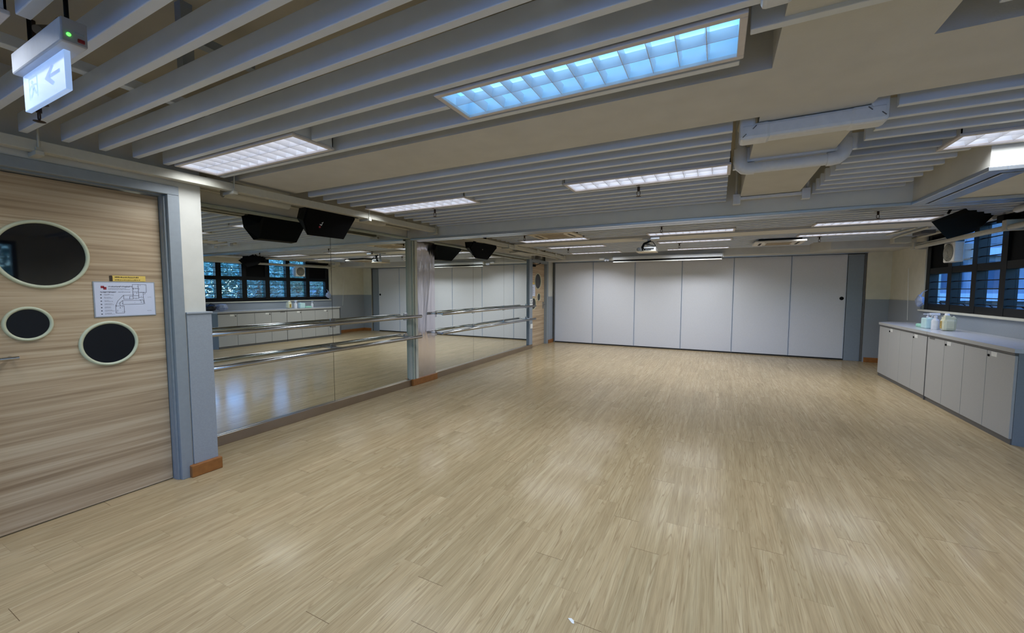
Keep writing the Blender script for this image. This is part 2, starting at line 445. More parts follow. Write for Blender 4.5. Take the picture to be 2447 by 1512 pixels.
# mirrors
mir = [((1.775,3.328),'wall mirror behind the first barres, left panel beside the pilaster'),
       ((3.333,4.690),'wall mirror behind the first barres, right panel beside the column'),
       ((5.252,6.468),'wall mirror right of the silver column, nearest panel of the far bay'),
       ((6.473,7.698),'middle wall mirror panel of the far bay behind the second barres'),
       ((7.703,8.945),'last wall mirror panel before the far wood door')]
for (y0, y1), lb in mir:
    t = thing('wall_mirror', (XM, (y0+y1)/2, 0), lb, 'mirror', 'mirror panels along the left wall')
    part(MB().box((XM-.006,y0,.075),(XM,y1,2.19)), 'mirror_glass', M['mirror'], t)
    part(MB().box((XM-.045,y0,.075),(XM-.006,y1,2.19)), 'backing_board', M['darkgap'], t)
tag(MB().bbox((-4.12,8.948,.0985),(-4.07,9.135,2.19), .003).build('mirror_end_post', M['paneljamb']), 'grey post with switches closing the mirror bay beside the far door', 'post')
for y0, y1, lb in ((1.775,4.668,'satin steel skirting below the first mirror bay'), (5.257,9.14,'satin steel skirting below the far mirror bay')):
    tag(MB().bbox((-4.109,y0,0),(-4.068,y1,.098), .004).build('mirror_skirting', M['skirtmetal']), lb, 'skirting', 'steel skirtings below the mirrors')
for y0, y1, lb in ((1.775,4.69,'thin grey rail along the top of the first mirror bay'), (5.255,9.13,'thin grey rail along the top of the far mirror bay')):
    tag(MB().bbox((-4.109,y0,2.19),(-4.085,y1,2.215), .003).build('mirror_top_rail', M['palegreen']), lb, 'rail', 'rails above the mirrors')

# ballet barres
def barre(y0, y1, z, brs, label):
    t = thing('ballet_barre', (-3.9,(y0+y1)/2,z), label, 'barre', 'steel ballet barres along the mirrors')
    b = MB(); r = .024
    b.tube([(-3.9,y0,z),(-3.9,y0+.012,z),(-3.9,y1-.012,z),(-3.9,y1,z)], [r*.7,r,r,r*.7], 16)
    part(b, 'rail', M['steel'], t)
    for y in brs:
        b = MB(); b.bbox((-4.10,y-.03,z-.012),(-3.905,y+.03,z+.010), .004)
        br = part(b, 'bracket', M['steel'], t)
        part(MB().bbox((-4.109,y-.035,z-.06),(-4.098,y+.035,z+.045), .003), 'wall_plate', M['steel'], br)
    return t
for z, w in ((1.06,'upper'),(.757,'lower')):
    barre(1.83, 4.715, z, (1.95,3.33,4.60), f'{w} polished steel barre in front of the nearer mirrors')
for z, w in ((1.065,'upper'),(.755,'lower')):
    barre(5.215, 8.94, z, (5.30,6.47,7.70,8.86), f'{w} polished steel barre in front of the far mirror bay')

# ------------------------------------------------------------------ doors
def ringdisc(root, x, y, z, r, rw):
    m = xform((x,y,z), (0,1,0), (0,0,1), (1,0,0))
    vp = part(MB().lathe([(r-rw,-.006),(r-rw,.010),(r-rw*.6,.014),(r-rw*.25,.014),(r,.006),(r,-.006)], 64, m), 'porthole', M['ring'], root, 'round pale green porthole ring')
    b = MB(); n = 64
    vs = [tuple(m @ Vector(((r-rw+.002)*math.cos(2*math.pi*i/n), (r-rw+.002)*math.sin(2*math.pi*i/n), .002))) for i in range(n)]
    b.add(vs, [list(range(n))])
    part(b, 'glass', M['darkglass'], vp, 'dark glass of the porthole')
def notice(x, y0, y1, z0, z1, label):
    m = xform((x,y0,z0), (0,1,0), (0,0,1), (1,0,0)); W = y1-y0; Hh = z1-z0
    t = thing('floor_plan_notice', (x,(y0+y1)/2,z0), label, 'notice')
    part(MB().bbox((-.006,-.006,0),(W+.006,Hh+.006,.004), .001, m), 'holder', M['dado'], t)
    part(MB().box((0,0,.004),(W,Hh,.005), m), 'sheet', M['paper'], t)
    f = lambda u, v, du, dv, z=.0054: ((u*W, (1-v-dv)*Hh, .005), ((u+du)*W, (1-v)*Hh, z))
    b = MB(); b.box(*f(.10,.10,.055,.07), m); b.box(*f(.14,.13,.05,.08), m)
    part(b, 'emblem', M['red'], t, 'dark red emblem')
    rnd = random.Random(3)
    b = MB()
    def line(u, v, u1, h, b):
        while u < u1:
            d = rnd.uniform(.006,.016)
            b.box(*f(u, v + rnd.uniform(0,.25)*h, d, h*rnd.uniform(.55,1)), m); u += d + .006
    line(.22,.10,.60,.035,b); line(.09,.265,.34,.035,b)
    for k in range(7): b.box(*f(.085, .345+.095*k, .022, .028), m)
    part(b, 'print', M['ink'], t, 'black rows of small print')
    b = MB(); line(.22,.165,.50,.02,b); line(.22,.195,.58,.02,b); line(.37,.27,.58,.03,b)
    for k in range(7):
        line(.145,.335+.095*k,.145+rnd.uniform(.06,.12),.018,b); line(.145,.362+.095*k,.145+rnd.uniform(.10,.16),.016,b)
    line(.86,.86,.93,.02,b); line(.88,.44,.94,.02,b)
    part(b, 'fine_print', M['inklight'], t)
    b = MB()
    def stroke(u0, v0, u1, v1, w=.0011):
        p = Vector((u0*W,(1-v0)*Hh,.0052)); q = Vector((u1*W,(1-v1)*Hh,.0052)); d = (q-p); n = Vector((-d.y,d.x,0)).normalized()*w
        b.add([tuple(m @ p_) for p_ in (p+n,p-n,q-n,q+n)], [(0,1,2,3)])
    def rect(u0,v0,u1,v1):
        stroke(u0,v0,u1,v0); stroke(u1,v0,u1,v1); stroke(u1,v1,u0,v1); stroke(u0,v1,u0,v0)
    rect(.62,.05,.72,.40); rect(.72,.05,.86,.30); rect(.72,.30,.80,.45); rect(.62,.40,.72,.48); stroke(.62,.17,.72,.17); stroke(.62,.28,.72,.28)
    rect(.46,.38,.62,.50); rect(.44,.54,.80,.66); stroke(.80,.45,.82,.66); rect(.56,.42,.62,.50)
    stroke(.46,.38,.36,.55); stroke(.36,.55,.32,.70); rect(.32,.70,.46,.92); stroke(.44,.54,.38,.62); stroke(.38,.62,.40,.70)
    for k in range(46):
        u = rnd.uniform(.62,.84) if k % 3 else rnd.uniform(.33,.45); v = rnd.uniform(.06,.64) if k % 3 else rnd.uniform(.6,.92)
        a = rnd.choice((0,1)); d = rnd.uniform(.01,.03); stroke(u,v,u+d*a,v+d*(1-a)*1.6,.0008)
    part(b, 'plan_drawing', M['ink'], t, 'line drawing of the building plan')
    return t

# near door
d1 = thing('door_1', (-3.69,1.03,0), 'near wood door with three round portholes and a floor plan notice', 'door', None, 'structure')
part(MB().bbox((-3.735,.555,.006),(-3.69,1.508,2.128), .002), 'door_leaf', M['door'], d1)
b = MB()
b.box((-3.76,1.510,0),(-3.641,1.5245,2.132)); b.bbox((-3.64,1.525,0),(-3.590,1.598,2.1425), .003)
b.box((-3.76,.53,2.1325),(-3.641,1.535,2.150)); b.bbox((-3.64,.47,2.143),(-3.590,1.598,2.208), .004)
b.bbox((-3.64,.47,0),(-3.590,.545,2.1425), .003); b.box((-3.641,1.513,0),(-3.622,1.5245,2.132))
part(b, 'door_frame', M['jamb'], d1, 'grey painted door frame')
ringdisc(d1, -3.69, .916, 1.662, .208, .020); ringdisc(d1, -3.69, .837, 1.243, .104, .017); ringdisc(d1, -3.69, 1.195, 1.084, .152, .019)
b = MB(); b.tube([(-3.69,.755,1.05),(-3.645,.755,1.05),(-3.635,.765,1.05),(-3.635,.775,1.05)], .009, 12); b.tube([(-3.635,.640,1.05),(-3.635,.779,1.05)], .0095, 14)
b.lathe([(.026,0),(.026,.008),(.012,.010)], 20, xform((-3.69,.66,1.05),(0,1,0),(0,0,1),(1,0,0)))
b.tube([(-3.69,.66,1.05),(-3.635,.66,1.05)], .009, 12)
part(b, 'handle', M['steel'], d1, 'steel lever handle')
notice(-3.689, 1.134, 1.452, 1.268, 1.497, 'white floor plan notice with red emblem taped to the near wood door')
t = thing('warning_label', (-3.689,1.31,1.505), 'small yellow warning strip just above the floor plan notice on the near door', 'label')
m = xform((-3.689,1.212,1.507),(0,1,0),(0,0,1),(1,0,0))
part(MB().box((.018,0,0),(.196,.038,.0012), m), 'strip', M['yellow'], t)
part(MB().prism([(.002,.0),(.018,.0),(.018,.030),(.014,.038),(.002,.036)], 0, .0014, m), 'symbol', M['brownink'], t, 'dark brown symbol')
b = MB(); rnd = random.Random(5)
u = .03
while u < .155:
    d = rnd.uniform(.003,.007); b.box((u,.023,.0012),(u+d,.023+rnd.uniform(.005,.009),.0016), m); u += d+.0025
u = .03
while u < .165:
    d = rnd.uniform(.003,.008); b.box((u,.006,.0012),(u+d,.006+rnd.uniform(.003,.006),.0016), m); u += d+.0025
part(b, 'print', M['brownink'], t, 'two rows of brown print')

# far door
XD = -4.15
d2 = thing('door_2', (XD,9.65,0), 'far wood door with portholes between the mirrors and the partition', 'door', None, 'structure')
part(MB().bbox((XD-.045,9.155,.006),(XD,10.075,2.128), .002), 'door_leaf', M['door'], d2)
b = MB(); b.bbox((XD-.06,10.078,0),(-4.07,10.185,2.1315), .003); b.bbox((XD-.06,9.14,2.132),(-4.07,10.185,2.21), .003)
part(b, 'door_frame', M['jamb'], d2, 'grey painted door frame')
ringdisc(d2, XD, 9.64, 1.672, .205, .016); ringdisc(d2, XD, 9.70, 1.262, .104, .015); ringdisc(d2, XD, 9.36, 1.10, .152, .017)
b = MB(); b.bbox((XD,9.97,.95),(XD+.008,10.02,1.13), .002); b.tube([(XD,9.995,1.06),(XD+.05,9.995,1.06),(XD+.055,9.985,1.06),(XD+.055,9.90,1.06)], .009, 10)
part(b, 'handle', M['steel'], d2, 'steel lever handle')
b = MB(); b.bbox((XD,9.20,2.03),(XD+.05,9.40,2.09), .004); b.box((XD+.05,9.36,2.095),(XD+.065,9.38,2.10)); b.tube([(XD+.03,9.38,2.06),(XD+.14,9.50,2.12),(XD+.05,9.62,2.14)], .008, 8)
part(b, 'door_closer', M['blackpl'], d2, 'dark door closer arm')
t = thing('pinned_paper', (XD,9.38,1.3), 'white sheet of paper on the far wood door left of its porthole', 'paper')
part(MB().box((XD+.001,9.24,1.29),(XD+.003,9.47,1.58)), 'sheet', M['paper'], t)
b = MB()
for k in range(9): b.box((XD+.003,9.29,1.34+.022*k),(XD+.0036,9.29+random.uniform(.05,.13),1.35+.022*k))
part(b, 'print', M['inklight'], t, 'grey print')
tag(MB().box((XD+.001,9.30,1.60),(XD+.003,9.42,1.635)).build('yellow_label', M['yellow']), 'tiny yellow label above the sheet on the far wood door', 'label')
# switches on the mirror end post
t = thing('light_switch', (-4.07,9.04,1.17), 'white switch plate on the grey post above the far barre', 'switch')
part(MB().bbox((-4.07,8.965,1.135),(-4.060,9.125,1.225), .003), 'plate', M['socket'], t)
b = MB()
for y in (8.99,9.03,9.07): b.bbox((-4.061,y,1.16),(-4.056,y+.024,1.20), .002)
part(b, 'rocker', M['dado'], t)
t = thing('light_switch', (-4.07,9.04,1.05), 'white plate just below the switch plate, behind the far barre end', 'switch')
part(MB().bbox((-4.07,8.965,1.035),(-4.060,9.125,1.115), .003), 'plate', M['socket'], t)
t = thing('wall_socket', (-4.07,9.05,.55), 'white socket low on the grey post beside the far door', 'socket')
part(MB().bbox((-4.07,8.99,.50),(-4.058,9.125,.61), .003), 'plate', M['socket'], t)

# ------------------------------------------------------------------ folding partition
seams = [-4.005,-2.934,-1.862,-.763,.325,1.413,2.365]
pos = ['leftmost pale grey partition panel beside the far wood door','second pale grey partition panel from the left','third partition panel from the left, under the left half of the projection screen',
       'fourth partition panel from the left, under the right end of the projection screen','fifth partition panel from the left','rightmost wide partition panel with a round dark lock']
for i in range(6):
    x0, x1 = seams[i]+.004, seams[i+1]-.004
    t = thing('partition_panel', ((x0+x1)/2,YP,0), pos[i], 'partition panel', 'sliding panels of the folding partition')
    part(MB().bbox((x0+.010,YP,.032),(x1-.010,YP+.08,2.172), .003), 'panel', M['panel'], t)
    b = MB(); b.box((x0,YP-.003,.03),(x0+.010,YP+.07,2.175)); b.box((x1-.010,YP-.003,.03),(x1,YP+.07,2.175)); b.box((x0,YP-.003,2.172),(x1,YP+.07,2.182))
    part(b, 'edge_trim', M['panelalu'], t, 'pale edge trim')
    part(MB().box((x0,YP+.005,.0),(x1,YP+.07,.032)), 'floor_seal', M['darkgap'], t, 'dark floor seal')
    if i == 5:
        m = xform((2.294,YP,1.28),(1,0,0),(0,0,1),(0,-1,0))
        part(MB().lathe([(.0,.012),(.03,.012),(.036,.006),(.036,-.002)], 24, m), 'lock', M['blackpl'], t, 'round dark lock')
t = thing('partition_end_jamb', (2.5,YP,0), 'blue grey end jamb at the right of the folding partition', 'jamb')
part(MB().bbox((2.372,YP-.01,.0),(2.628,YP+.08,2.15), .004), 'jamb_panel', M['paneljamb'], t)
part(MB().box((2.63,YP-.03,0),(2.658,YP+.08,2.185)), 'edge_post', M['cabedge'], t, 'dark edge post')
part(MB().box((2.372,YP-.008,2.15),(2.63,YP+.07,2.175)), 'head', M['dado'], t)
tag(MB().bbox((-4.035,YP-.02,0),(-4.003,YP+.08,2.19), .003).build('partition_side_post', M['cabedge']), 'slim dark post at the left end of the folding partition', 'post')
t = thing('head_track', (-.7,YP,2.19), 'dark head track running along the top of the folding partition', 'track')
part(MB().box((-4.03,YP-.02,2.186),(2.66,YP+.09,2.204)), 'slot', M['darkgap'], t)
part(MB().bbox((-4.03,YP-.10,2.190),(2.66,YP-.025,2.205), .002), 'lip', M['alu'], t)

# projection screen, projector, emergency light
t = thing('projection_screen', (-1.1,9.82,2.1), 'rolled up projection screen in a long white case above the partition', 'screen')
b = MB(); b.bbox((-2.28,9.855,2.172),(.085,9.952,2.250), .014); part(b, 'case', M['pvc'], t)
part(MB().bbox((-2.25,9.875,2.135),(.05,9.905,2.173), .003), 'fabric', M['blackpl'], t, 'black strip of screen fabric')
part(MB().bbox((-2.27,9.865,2.112),(.07,9.912,2.135), .004), 'bottom_bar', M['socket'], t, 'white bottom bar')
for xx in (.086,-2.30): part(MB().box((xx,9.86,2.165),(xx+.014,9.952,2.26)), 'end_bracket', M['trunk'], t)

t = thing('projector', (-1.06,7.25,2.08), 'white projector hanging from the ceiling in front of the partition', 'projector')
b = MB(); b.bbox((-1.235,7.05,2.095),(-.925,7.32,2.165), .015); part(b, 'body', M['proj'], t)
b = MB(); b.bbox((-1.24,7.04,2.085),(-.92,7.33,2.10), .006); part(b, 'base', M['ac'], t)
part(MB().lathe([(.0,.004),(.03,.004),(.03,0)], 20, xform((-1.20,7.05,2.13),(1,0,0),(0,0,1),(0,-1,0))), 'vent', M['dado'], t)
b = MB(); b.box((-1.10,7.046,2.125),(-.955,7.052,2.14)); b.box((-1.10,7.046,2.108),(-1.00,7.052,2.118)); part(b, 'rear_ports', M['blackpl'], t, 'black ports on the rear')
b = MB(); b.tube([(-1.06,7.18,2.165),(-1.06,7.18,2.30)], .022, 12); b.bbox((-1.13,7.10,2.16),(-.99,7.26,2.175), .003); b.bbox((-1.15,7.09,2.295),(-.97,7.27,2.315), .004); part(b, 'ceiling_mount', M['pvc'], t)
b = MB()
b.tube([(-1.13,7.04,2.11),(-1.14,7.01,2.16),(-1.11,7.02,2.22),(-1.05,7.10,2.255),(-1.02,7.14,2.27)], .012, 8)
b.tube([(-1.10,7.04,2.115),(-1.12,7.0,2.15),(-1.10,7.0,2.20),(-1.02,7.08,2.26)], .010, 8)
b.tube([(-1.04,7.12,2.26),(-.98,7.10,2.25),(-.93,7.06,2.18),(-.95,7.03,2.17),(-1.03,7.03,2.20),(-1.10,7.03,2.21)], .006, 8)
part(b, 'cable', M['blackpl'], t, 'black looped cables')
t = thing('ceiling_outlet_box', (-.93,6.98,2.3), 'small grey outlet box on the ceiling beside the projector mount', 'box')
part(MB().bbox((-1.0,6.955,2.275),(-.86,7.015,2.335), .004), 'box', M['dado'], t)

t = thing('emergency_light', (-2.55,9.9,2.17), 'twin lamp emergency light on the bulkhead left of the screen', 'emergency light')
part(MB().bbox((-2.62,9.90,2.19),(-2.50,9.955,2.235), .005), 'battery_box', M['socket'], t)
for dx in (-2.46,-2.40):
    m = xform((dx,9.90,2.17),(1,0,0),(0,.3,.95),(0,-.95,.3))
    part(MB().lathe([(.0,.03),(.026,.03),(.034,.02),(.024,-.02),(0,-.024)], 16, m), 'lamp_head', M['signend'], t)
part(MB().tube([(-2.50,9.93,2.20),(-2.38,9.93,2.20)], .006, 8), 'arm', M['signend'], t)

# ------------------------------------------------------------------ ceiling baffles
BH, BW = .098, .034
def baffle_mesh(L):
    b = MB(); b.bbox((0,0,0),(L,BW,BH), .003)
    me = bpy.data.meshes.new('ceiling_baffle'); me.from_pydata(b.v, [], b.f); me.materials.append(M['baffle'])
    return me
cache = {}
def baffle(x0, x1, y, label, group):
    L = round(x1-x0, 3)
    if L not in cache: cache[L] = baffle_mesh(L)
    o = bpy.data.objects.new('ceiling_baffle', cache[L]); COL.objects.link(o)
    o.location = (x0, y, ZB); tag(o, label, 'ceiling baffle', group); return o

# fixtures: (x0, x1, y0, y1)
FX = {'A': (-1.175,.062,1.525,1.812), 'B': (-3.472,-2.175,1.525,1.812), 'T': (-3.30,-2.048,.195,.478), 'U': (-1.175,.062,.20,.492),
      'C': (-1.175,.062,3.255,3.545), 'D': (-3.455,-2.165,3.255,3.545), 'E': (1.205,2.46,3.255,3.545),
      'F1': (-3.235,-2.01,6.62,6.945), 'F2': (-1.02,.205,6.62,6.945), 'F3': (1.135,2.36,6.62,6.945),
      'G1': (-3.215,-2.01,7.885,8.185), 'G2': (-1.02,.205,7.885,8.185), 'G3': (1.135,2.36,7.885,8.185),
      'H1': (-3.205,-2.0,9.36,9.65), 'H2': (-1.02,.205,9.36,9.65),
      'V': (1.205,2.46,1.40,1.70)}
CASS = [(-2.74,-1.975,5.87,6.50)]
def row(y, x0, x1, cuts, lab, group):
    segs = [(x0, x1, '')]
    hit = sorted([c for c in cuts if c[2]-.012 < y+BW and c[3]+.012 > y])
    out = []; cur = x0
    for c in hit:
        if c[0]-.012 - cur > .12: out.append((cur, c[0]-.012))
        cur = max(cur, c[1]+.012)
    if x1-cur > .12: out.append((cur, x1))
    for i, (a, e) in enumerate(out):
        if not hit: w = lab
        else:
            if i == 0 and a == x0: w = lab + ', left piece'
            elif i == len(out)-1 and e == x1: w = lab + ', right piece'
            else: w = lab + ', piece between fittings' if len(out) <= 3 else lab + f', {ORD[i]} piece'
        baffle(a, e, y, w, group)
cutsN = [FX[k_] for k_ in 'ABTUCDEV']
g1 = 'white baffles over the near bay by the wood door'
for i in range(12):
    y = 1.805 - i*.165 if i else 1.838
    row(y, -3.51, .05, cutsN, f'{ORD[i]} white ceiling baffle from the broad beam, over the near bay', g1)
g2 = 'white baffles between the broad beam and the track beam'
ys2 = [2.60 + .165*i for i in range(13)]
for i, y in enumerate(ys2):
    row(y, -3.50, .05, cutsN, f'{ORD[i]} white baffle behind the broad beam, between left wall and cream branch', g2)
g3 = 'white baffles right of the cream beam branch'
for i, y in enumerate(ys2):
    row(y, .745, 1.385 if y > 3.50 else 2.95, cutsN, f'{ORD[i]} white baffle behind the broad beam, right of the cream branch', g3)
g5 = 'white baffles in the near bay right of the cream branch'
for i in range(6):
    row(1.805 - .165*i, .745, 2.95, cutsN, f'{ORD[i]} white baffle from the beam, near bay right of the cream branch', g5)
cutsF = [FX[k_] for k_ in ('F1','F2','F3','G1','G2','G3','H1','H2')] + CASS
g4 = 'white baffles between the track beam and the narrow beam'
for i in range(12):
    row(4.965 + .165*i, -3.50, 2.92, cutsF, f'{ORD[i]} white baffle behind the track beam', g4)
g6 = 'white baffles between the narrow beam and the partition'
for i in range(14):
    y = 7.555 + .165*i
    row(y, -3.50, 2.92 if y < 9.36 else 1.58, cutsF, f'{ORD[i]} white baffle behind the narrow far beam', g6)
# carrier rails above the baffles
for x, y0, y1, w in ((-2.62,.0,1.97,'over the near bay, left'), (-.55,.0,1.97,'over the near bay, right'), (-2.0,2.52,4.64,'over the second bay'), (.95,2.52,4.64,'right of the cream branch')):
    tag(MB().bbox((x,y0,ZB+BH),(x+.05,y1,ZB+BH+.045), .003).build('baffle_carrier', M['baffle']), f'metal rail carrying the white baffles {w}', 'carrier rail', 'rails carrying the baffles')
t = thing('baffle_hanger', (-2.13,1.0,2.5), 'grey hanger strut above the baffles near the exit sign', 'hanger')
b = MB(); b.box((-2.17,.985,ZB+BH),(-2.12,1.03,ZS)); b.box((-2.17,1.03,2.56),(-2.12,1.30,2.60)); part(b, 'strut', M['jamb'], t)

# ------------------------------------------------------------------ louvred ceiling lights
POW = 13.0
def lamp(key, label, blue=False, cells=12, power=None):
    x0, x1, y0, y1 = FX[key]; fw = .024; zb = ZB-.006
    t = thing('ceiling_light', ((x0+x1)/2,(y0+y1)/2,zb), label, 'ceiling light', 'louvred ceiling lights')
    b = MB()
    b.bbox((x0,y0,zb),(x1,y0+fw,zb+.016), .003); b.bbox((x0,y1-fw,zb),(x1,y1,zb+.016), .003)
    b.bbox((x0,y0+fw,zb),(x0+fw,y1-fw,zb+.016), .003); b.bbox((x1-fw,y0+fw,zb),(x1,y1-fw,zb+.016), .003)
    hb = MB()
    for a, c in (((x0+.006,y0+.006),(x1-.006,y0+.012)),((x0+.006,y1-.012),(x1-.006,y1-.006)),((x0+.006,y0+.006),(x0+.012,y1-.006)),((x1-.012,y0+.006),(x1-.006,y1-.006))):
        hb.box((a[0],a[1],zb+.0162),(c[0],c[1],zb+.095))
    part(b, 'frame', M['lampframe'], t)
    hb.box((x0+.0122,y0+.0122,zb+.0862),(x1-.0122,y1-.0122,zb+.0945))
    part(hb, 'housing', M['baffle'], t)
    ix0, ix1, iy0, iy1 = x0+fw, x1-fw, y0+fw, y1-fw
    part(MB().box((ix0-.01,iy0-.01,zb+.080),(ix1+.01,iy1+.01,zb+.084)), 'reflector', M['lampplateblue' if blue else 'lampplate'], t, 'glowing reflector')
    b = MB(); n = cells; yc = (iy0+iy1)/2
    b.box((ix0,yc-.0012,zb+.010),(ix1,yc+.0012,zb+.050))
    for i in range(1, n):
        xx = ix0 + (ix1-ix0)*i/n
        b.add([(xx-.0012,iy0,zb+.010),(xx+.0012,iy0,zb+.010),(xx+.0012,iy1,zb+.010),(xx-.0012,iy1,zb+.010),(xx-.009,iy0,zb+.050),(xx+.009,iy0,zb+.050),(xx+.009,iy1,zb+.050),(xx-.009,iy1,zb+.050)],
              [(0,3,2,1),(4,5,6,7),(0,1,5,4),(1,2,6,5),(2,3,7,6),(3,0,4,7)])
    part(b, 'louvre', M['louvre'], t, 'white louvre grid')
    for yy in ((iy0+yc)/2, (iy1+yc)/2):
        part(MB().tube([(ix0+.01,yy,zb+.066),(ix1-.01,yy,zb+.066)], .008, 8), 'tube', M['tubelitblue' if blue else 'tubelit'], t, 'lit tube')
    L = bpy.data.lights.new('louvre_beam', 'AREA'); L.shape = 'RECTANGLE'; L.size = ix1-ix0; L.size_y = iy1-iy0
    L.energy = power if power is not None else POW; L.spread = R(146)
    L.color = (.72,.86,1.0) if blue else (.90,.95,1.0)
    o = bpy.data.objects.new('lamp_beam', L); COL.objects.link(o); o.location = ((x0+x1)/2,(y0+y1)/2,zb-.002)
    o.parent = t; o.matrix_parent_inverse = Matrix.Translation(t.location).inverted()
    return t
lamp('A', 'large blue-glowing louvred ceiling light in front of the broad cream beam', True)
lamp('B', 'white louvred ceiling light over the pilaster beside the near wood door')
lamp('T', 'ceiling light at the top left picture corner beside the exit sign', power=5)
lamp('U', 'louvred ceiling light straight above the camera', power=5)
lamp('C', 'white louvred ceiling light behind the broad beam, beside the cream branch')
lamp('D', 'white louvred ceiling light behind the broad beam, near the left speaker')
lamp('E', 'white louvred ceiling light at the right, in front of the bent beam')
lamp('V', 'louvred ceiling light in the near bay right of the cream branch')
for key, w in (('F1','left light of the row just behind the track beam, beside the ceiling cassette'),('F2','middle light of the row just behind the track beam'),('F3','right light of the row just behind the track beam, by the right speaker'),
               ('G1','left light of the row behind the narrow beam'),('G2','middle light of the row behind the narrow beam, right of the projector'),('G3','right light of the row behind the narrow beam'),
               ('H1','left light of the last row before the partition'),('H2','right light of the last row, above the projection screen')):
    lamp(key, w, power=19 if key[0] == 'H' else None)
# unseen ceiling lights added behind the photographer to brighten the near floor and door
FX['W1'] = (-1.175,.062,-1.40,-1.11); FX['W2'] = (1.205,2.46,-1.40,-1.11); FX['W3'] = (-3.30,-2.05,-1.40,-1.11)
for key, w in (('W1','unseen middle ceiling light added behind the photographer to brighten the near floor'),('W2','unseen window side ceiling light added behind the photographer to brighten the near floor'),('W3','unseen door side ceiling light added behind the photographer to brighten the near door')):
    lamp(key, w, power=7)

# ------------------------------------------------------------------ cassettes
def cassette(x0, x1, y0, y1, z, zt, label, m1):
    t = thing('ceiling_cassette', ((x0+x1)/2,(y0+y1)/2,z), label, 'air conditioner')
    part(MB().bbox((x0,y0,z),(x1,y1,z+.03), .008), 'panel', m1, t)
    part(MB().box((x0+.06,y0+.06,z+.03),(x1-.06,y1-.06,zt)), 'housing', M['darkgap'], t, 'dark housing above the panel')
    dx, dy = (x1-x0), (y1-y0)
    part(MB().bbox((x0+dx*.25,y0+dy*.25,z-.004),(x1-dx*.25,y1-dy*.25,z+.002), .002), 'intake_grille', M['acgrille'], t, 'tan intake grille')
    b = MB()
    b.box((x0+dx*.2,y0+dy*.10,z-.002),(x1-dx*.2,y0+dy*.15,z+.001)); b.box((x0+dx*.2,y1-dy*.15,z-.002),(x1-dx*.2,y1-dy*.10,z+.001))
    b.box((x0+dx*.10,y0+dy*.2,z-.002),(x0+dx*.15,y1-dy*.2,z+.001)); b.box((x1-dx*.15,y0+dy*.2,z-.002),(x1-dx*.10,y1-dy*.2,z+.001))
    part(b, 'air_slot', M['darkgap'], t, 'dark air slots')
cassette(-2.725,-1.99,5.885,6.485,2.315,2.42,'cream square air conditioner cassette in the baffles behind the track beam',M['ac'])
cassette(.56,1.30,8.19,8.86,2.265,2.33,'air conditioner cassette hanging lower near the partition, black gap above it',M['acwhite'])

# ------------------------------------------------------------------ left trunking
def trunk(y0, y1, hangs, boxes, label):
    t = thing('cable_trunking', (-3.53,(y0+y1)/2,2.245), label, 'cable trunking')
    b = MB(); b.bbox((-3.570,y0,2.243),(-3.505,y1,2.305), .003)
    part(b, 'channel', M['trunk'], t)
    for y in hangs:
        b = MB(); b.tube([(-3.50,y,2.22),(-3.50,y,ZS)], .005, 8); b.bbox((-3.64,y-.018,2.218),(-3.485,y+.018,2.243), .002); b.box((-3.505,y-.012,2.22),(-3.492,y+.012,2.262))
        part(b, 'hanger', M['trunk'], t)
    for y in boxes:
        part(MB().bbox((-3.59,y-.07,2.235),(-3.495,y+.07,2.325), .004), 'junction_box', M['trunk'], t)
trunk(-2.0, 4.60, (-.6,.885,1.94,3.36,4.56), (), 'long cream cable trunking on hangers above the near door and first mirrors')
trunk(4.92, 10.0, (5.2,6.75), (7.05,8.16,9.25,9.88), 'cream cable trunking with boxes above the far mirrors')

# pipes above the mirrors
def pipe(name, pts, r, mt, label, cat='pipe', n=12, group=None):
    return tag(MB().tube(pts, r, n).build(name, mt), label, cat, group)
pg = 'cream pipes above the mirrors'
pipe('conduit', [(-4.02,1.80,2.32),(-4.02,4.60,2.32)], .016, M['trunk'], 'thin cream conduit high on the wall above the first mirrors', 'conduit', group=pg)
pipe('conduit', [(-3.95,1.80,2.329),(-3.95,3.1,2.329),(-3.90,3.25,2.329),(-3.90,4.60,2.329)], .014, M['trunk'], 'second cream conduit with a bend above the first mirrors', 'conduit', group=pg)
pipe('conduit', [(-3.63,1.80,2.332),(-3.66,2.1,2.332),(-3.84,2.25,2.332),(-3.84,4.60,2.332)], .012, M['trunk'], 'cream conduit bending behind the trunking beside the pilaster', 'conduit', group=pg)
pipe('drain_pipe', [(-3.74,1.98,2.27),(-3.74,2.56,2.27)], .045, M['trunk'], 'stubby cream pipe left of the near speaker', 'pipe', 16, pg)
pipe('drain_pipe', [(-3.76,3.34,2.275),(-3.76,3.78,2.275),(-3.79,3.86,2.29)], .040, M['trunk'], 'stubby cream pipe right of the near speaker', 'pipe', 16, pg)
pipe('conduit', [(-3.9,5.0,2.34),(-3.9,10.1,2.34)], .02, M['trunk'], 'cream conduit high above the far mirrors', 'conduit', group=pg)
pipe('conduit', [(-3.74,6.5,2.26),(-3.74,9.95,2.26)], .016, M['trunk'], 'cream conduit beside the trunking above the far mirrors', 'conduit', group=pg)
t = thing('conduit_box', (-3.72,4.1,2.3), 'cream junction plate under the ceiling right of the near speaker', 'box')
part(MB().bbox((-3.80,3.98,2.29),(-3.62,4.25,2.315), .004), 'box', M['trunk'], t)
t = thing('conduit_box', (-3.75,5.4,2.3), 'cream bracket above the mirror film column beside the far speaker', 'box')
part(MB().bbox((-3.86,5.10,2.32),(-3.62,5.50,2.36), .004), 'box', M['trunk'], t)
t = thing('conduit_box', (-3.75,7.7,2.3), 'cream mounting plate below the far trunking', 'box')
part(MB().bbox((-3.80,7.35,2.20),(-3.60,8.2,2.225), .004), 'box', M['trunk'], t)
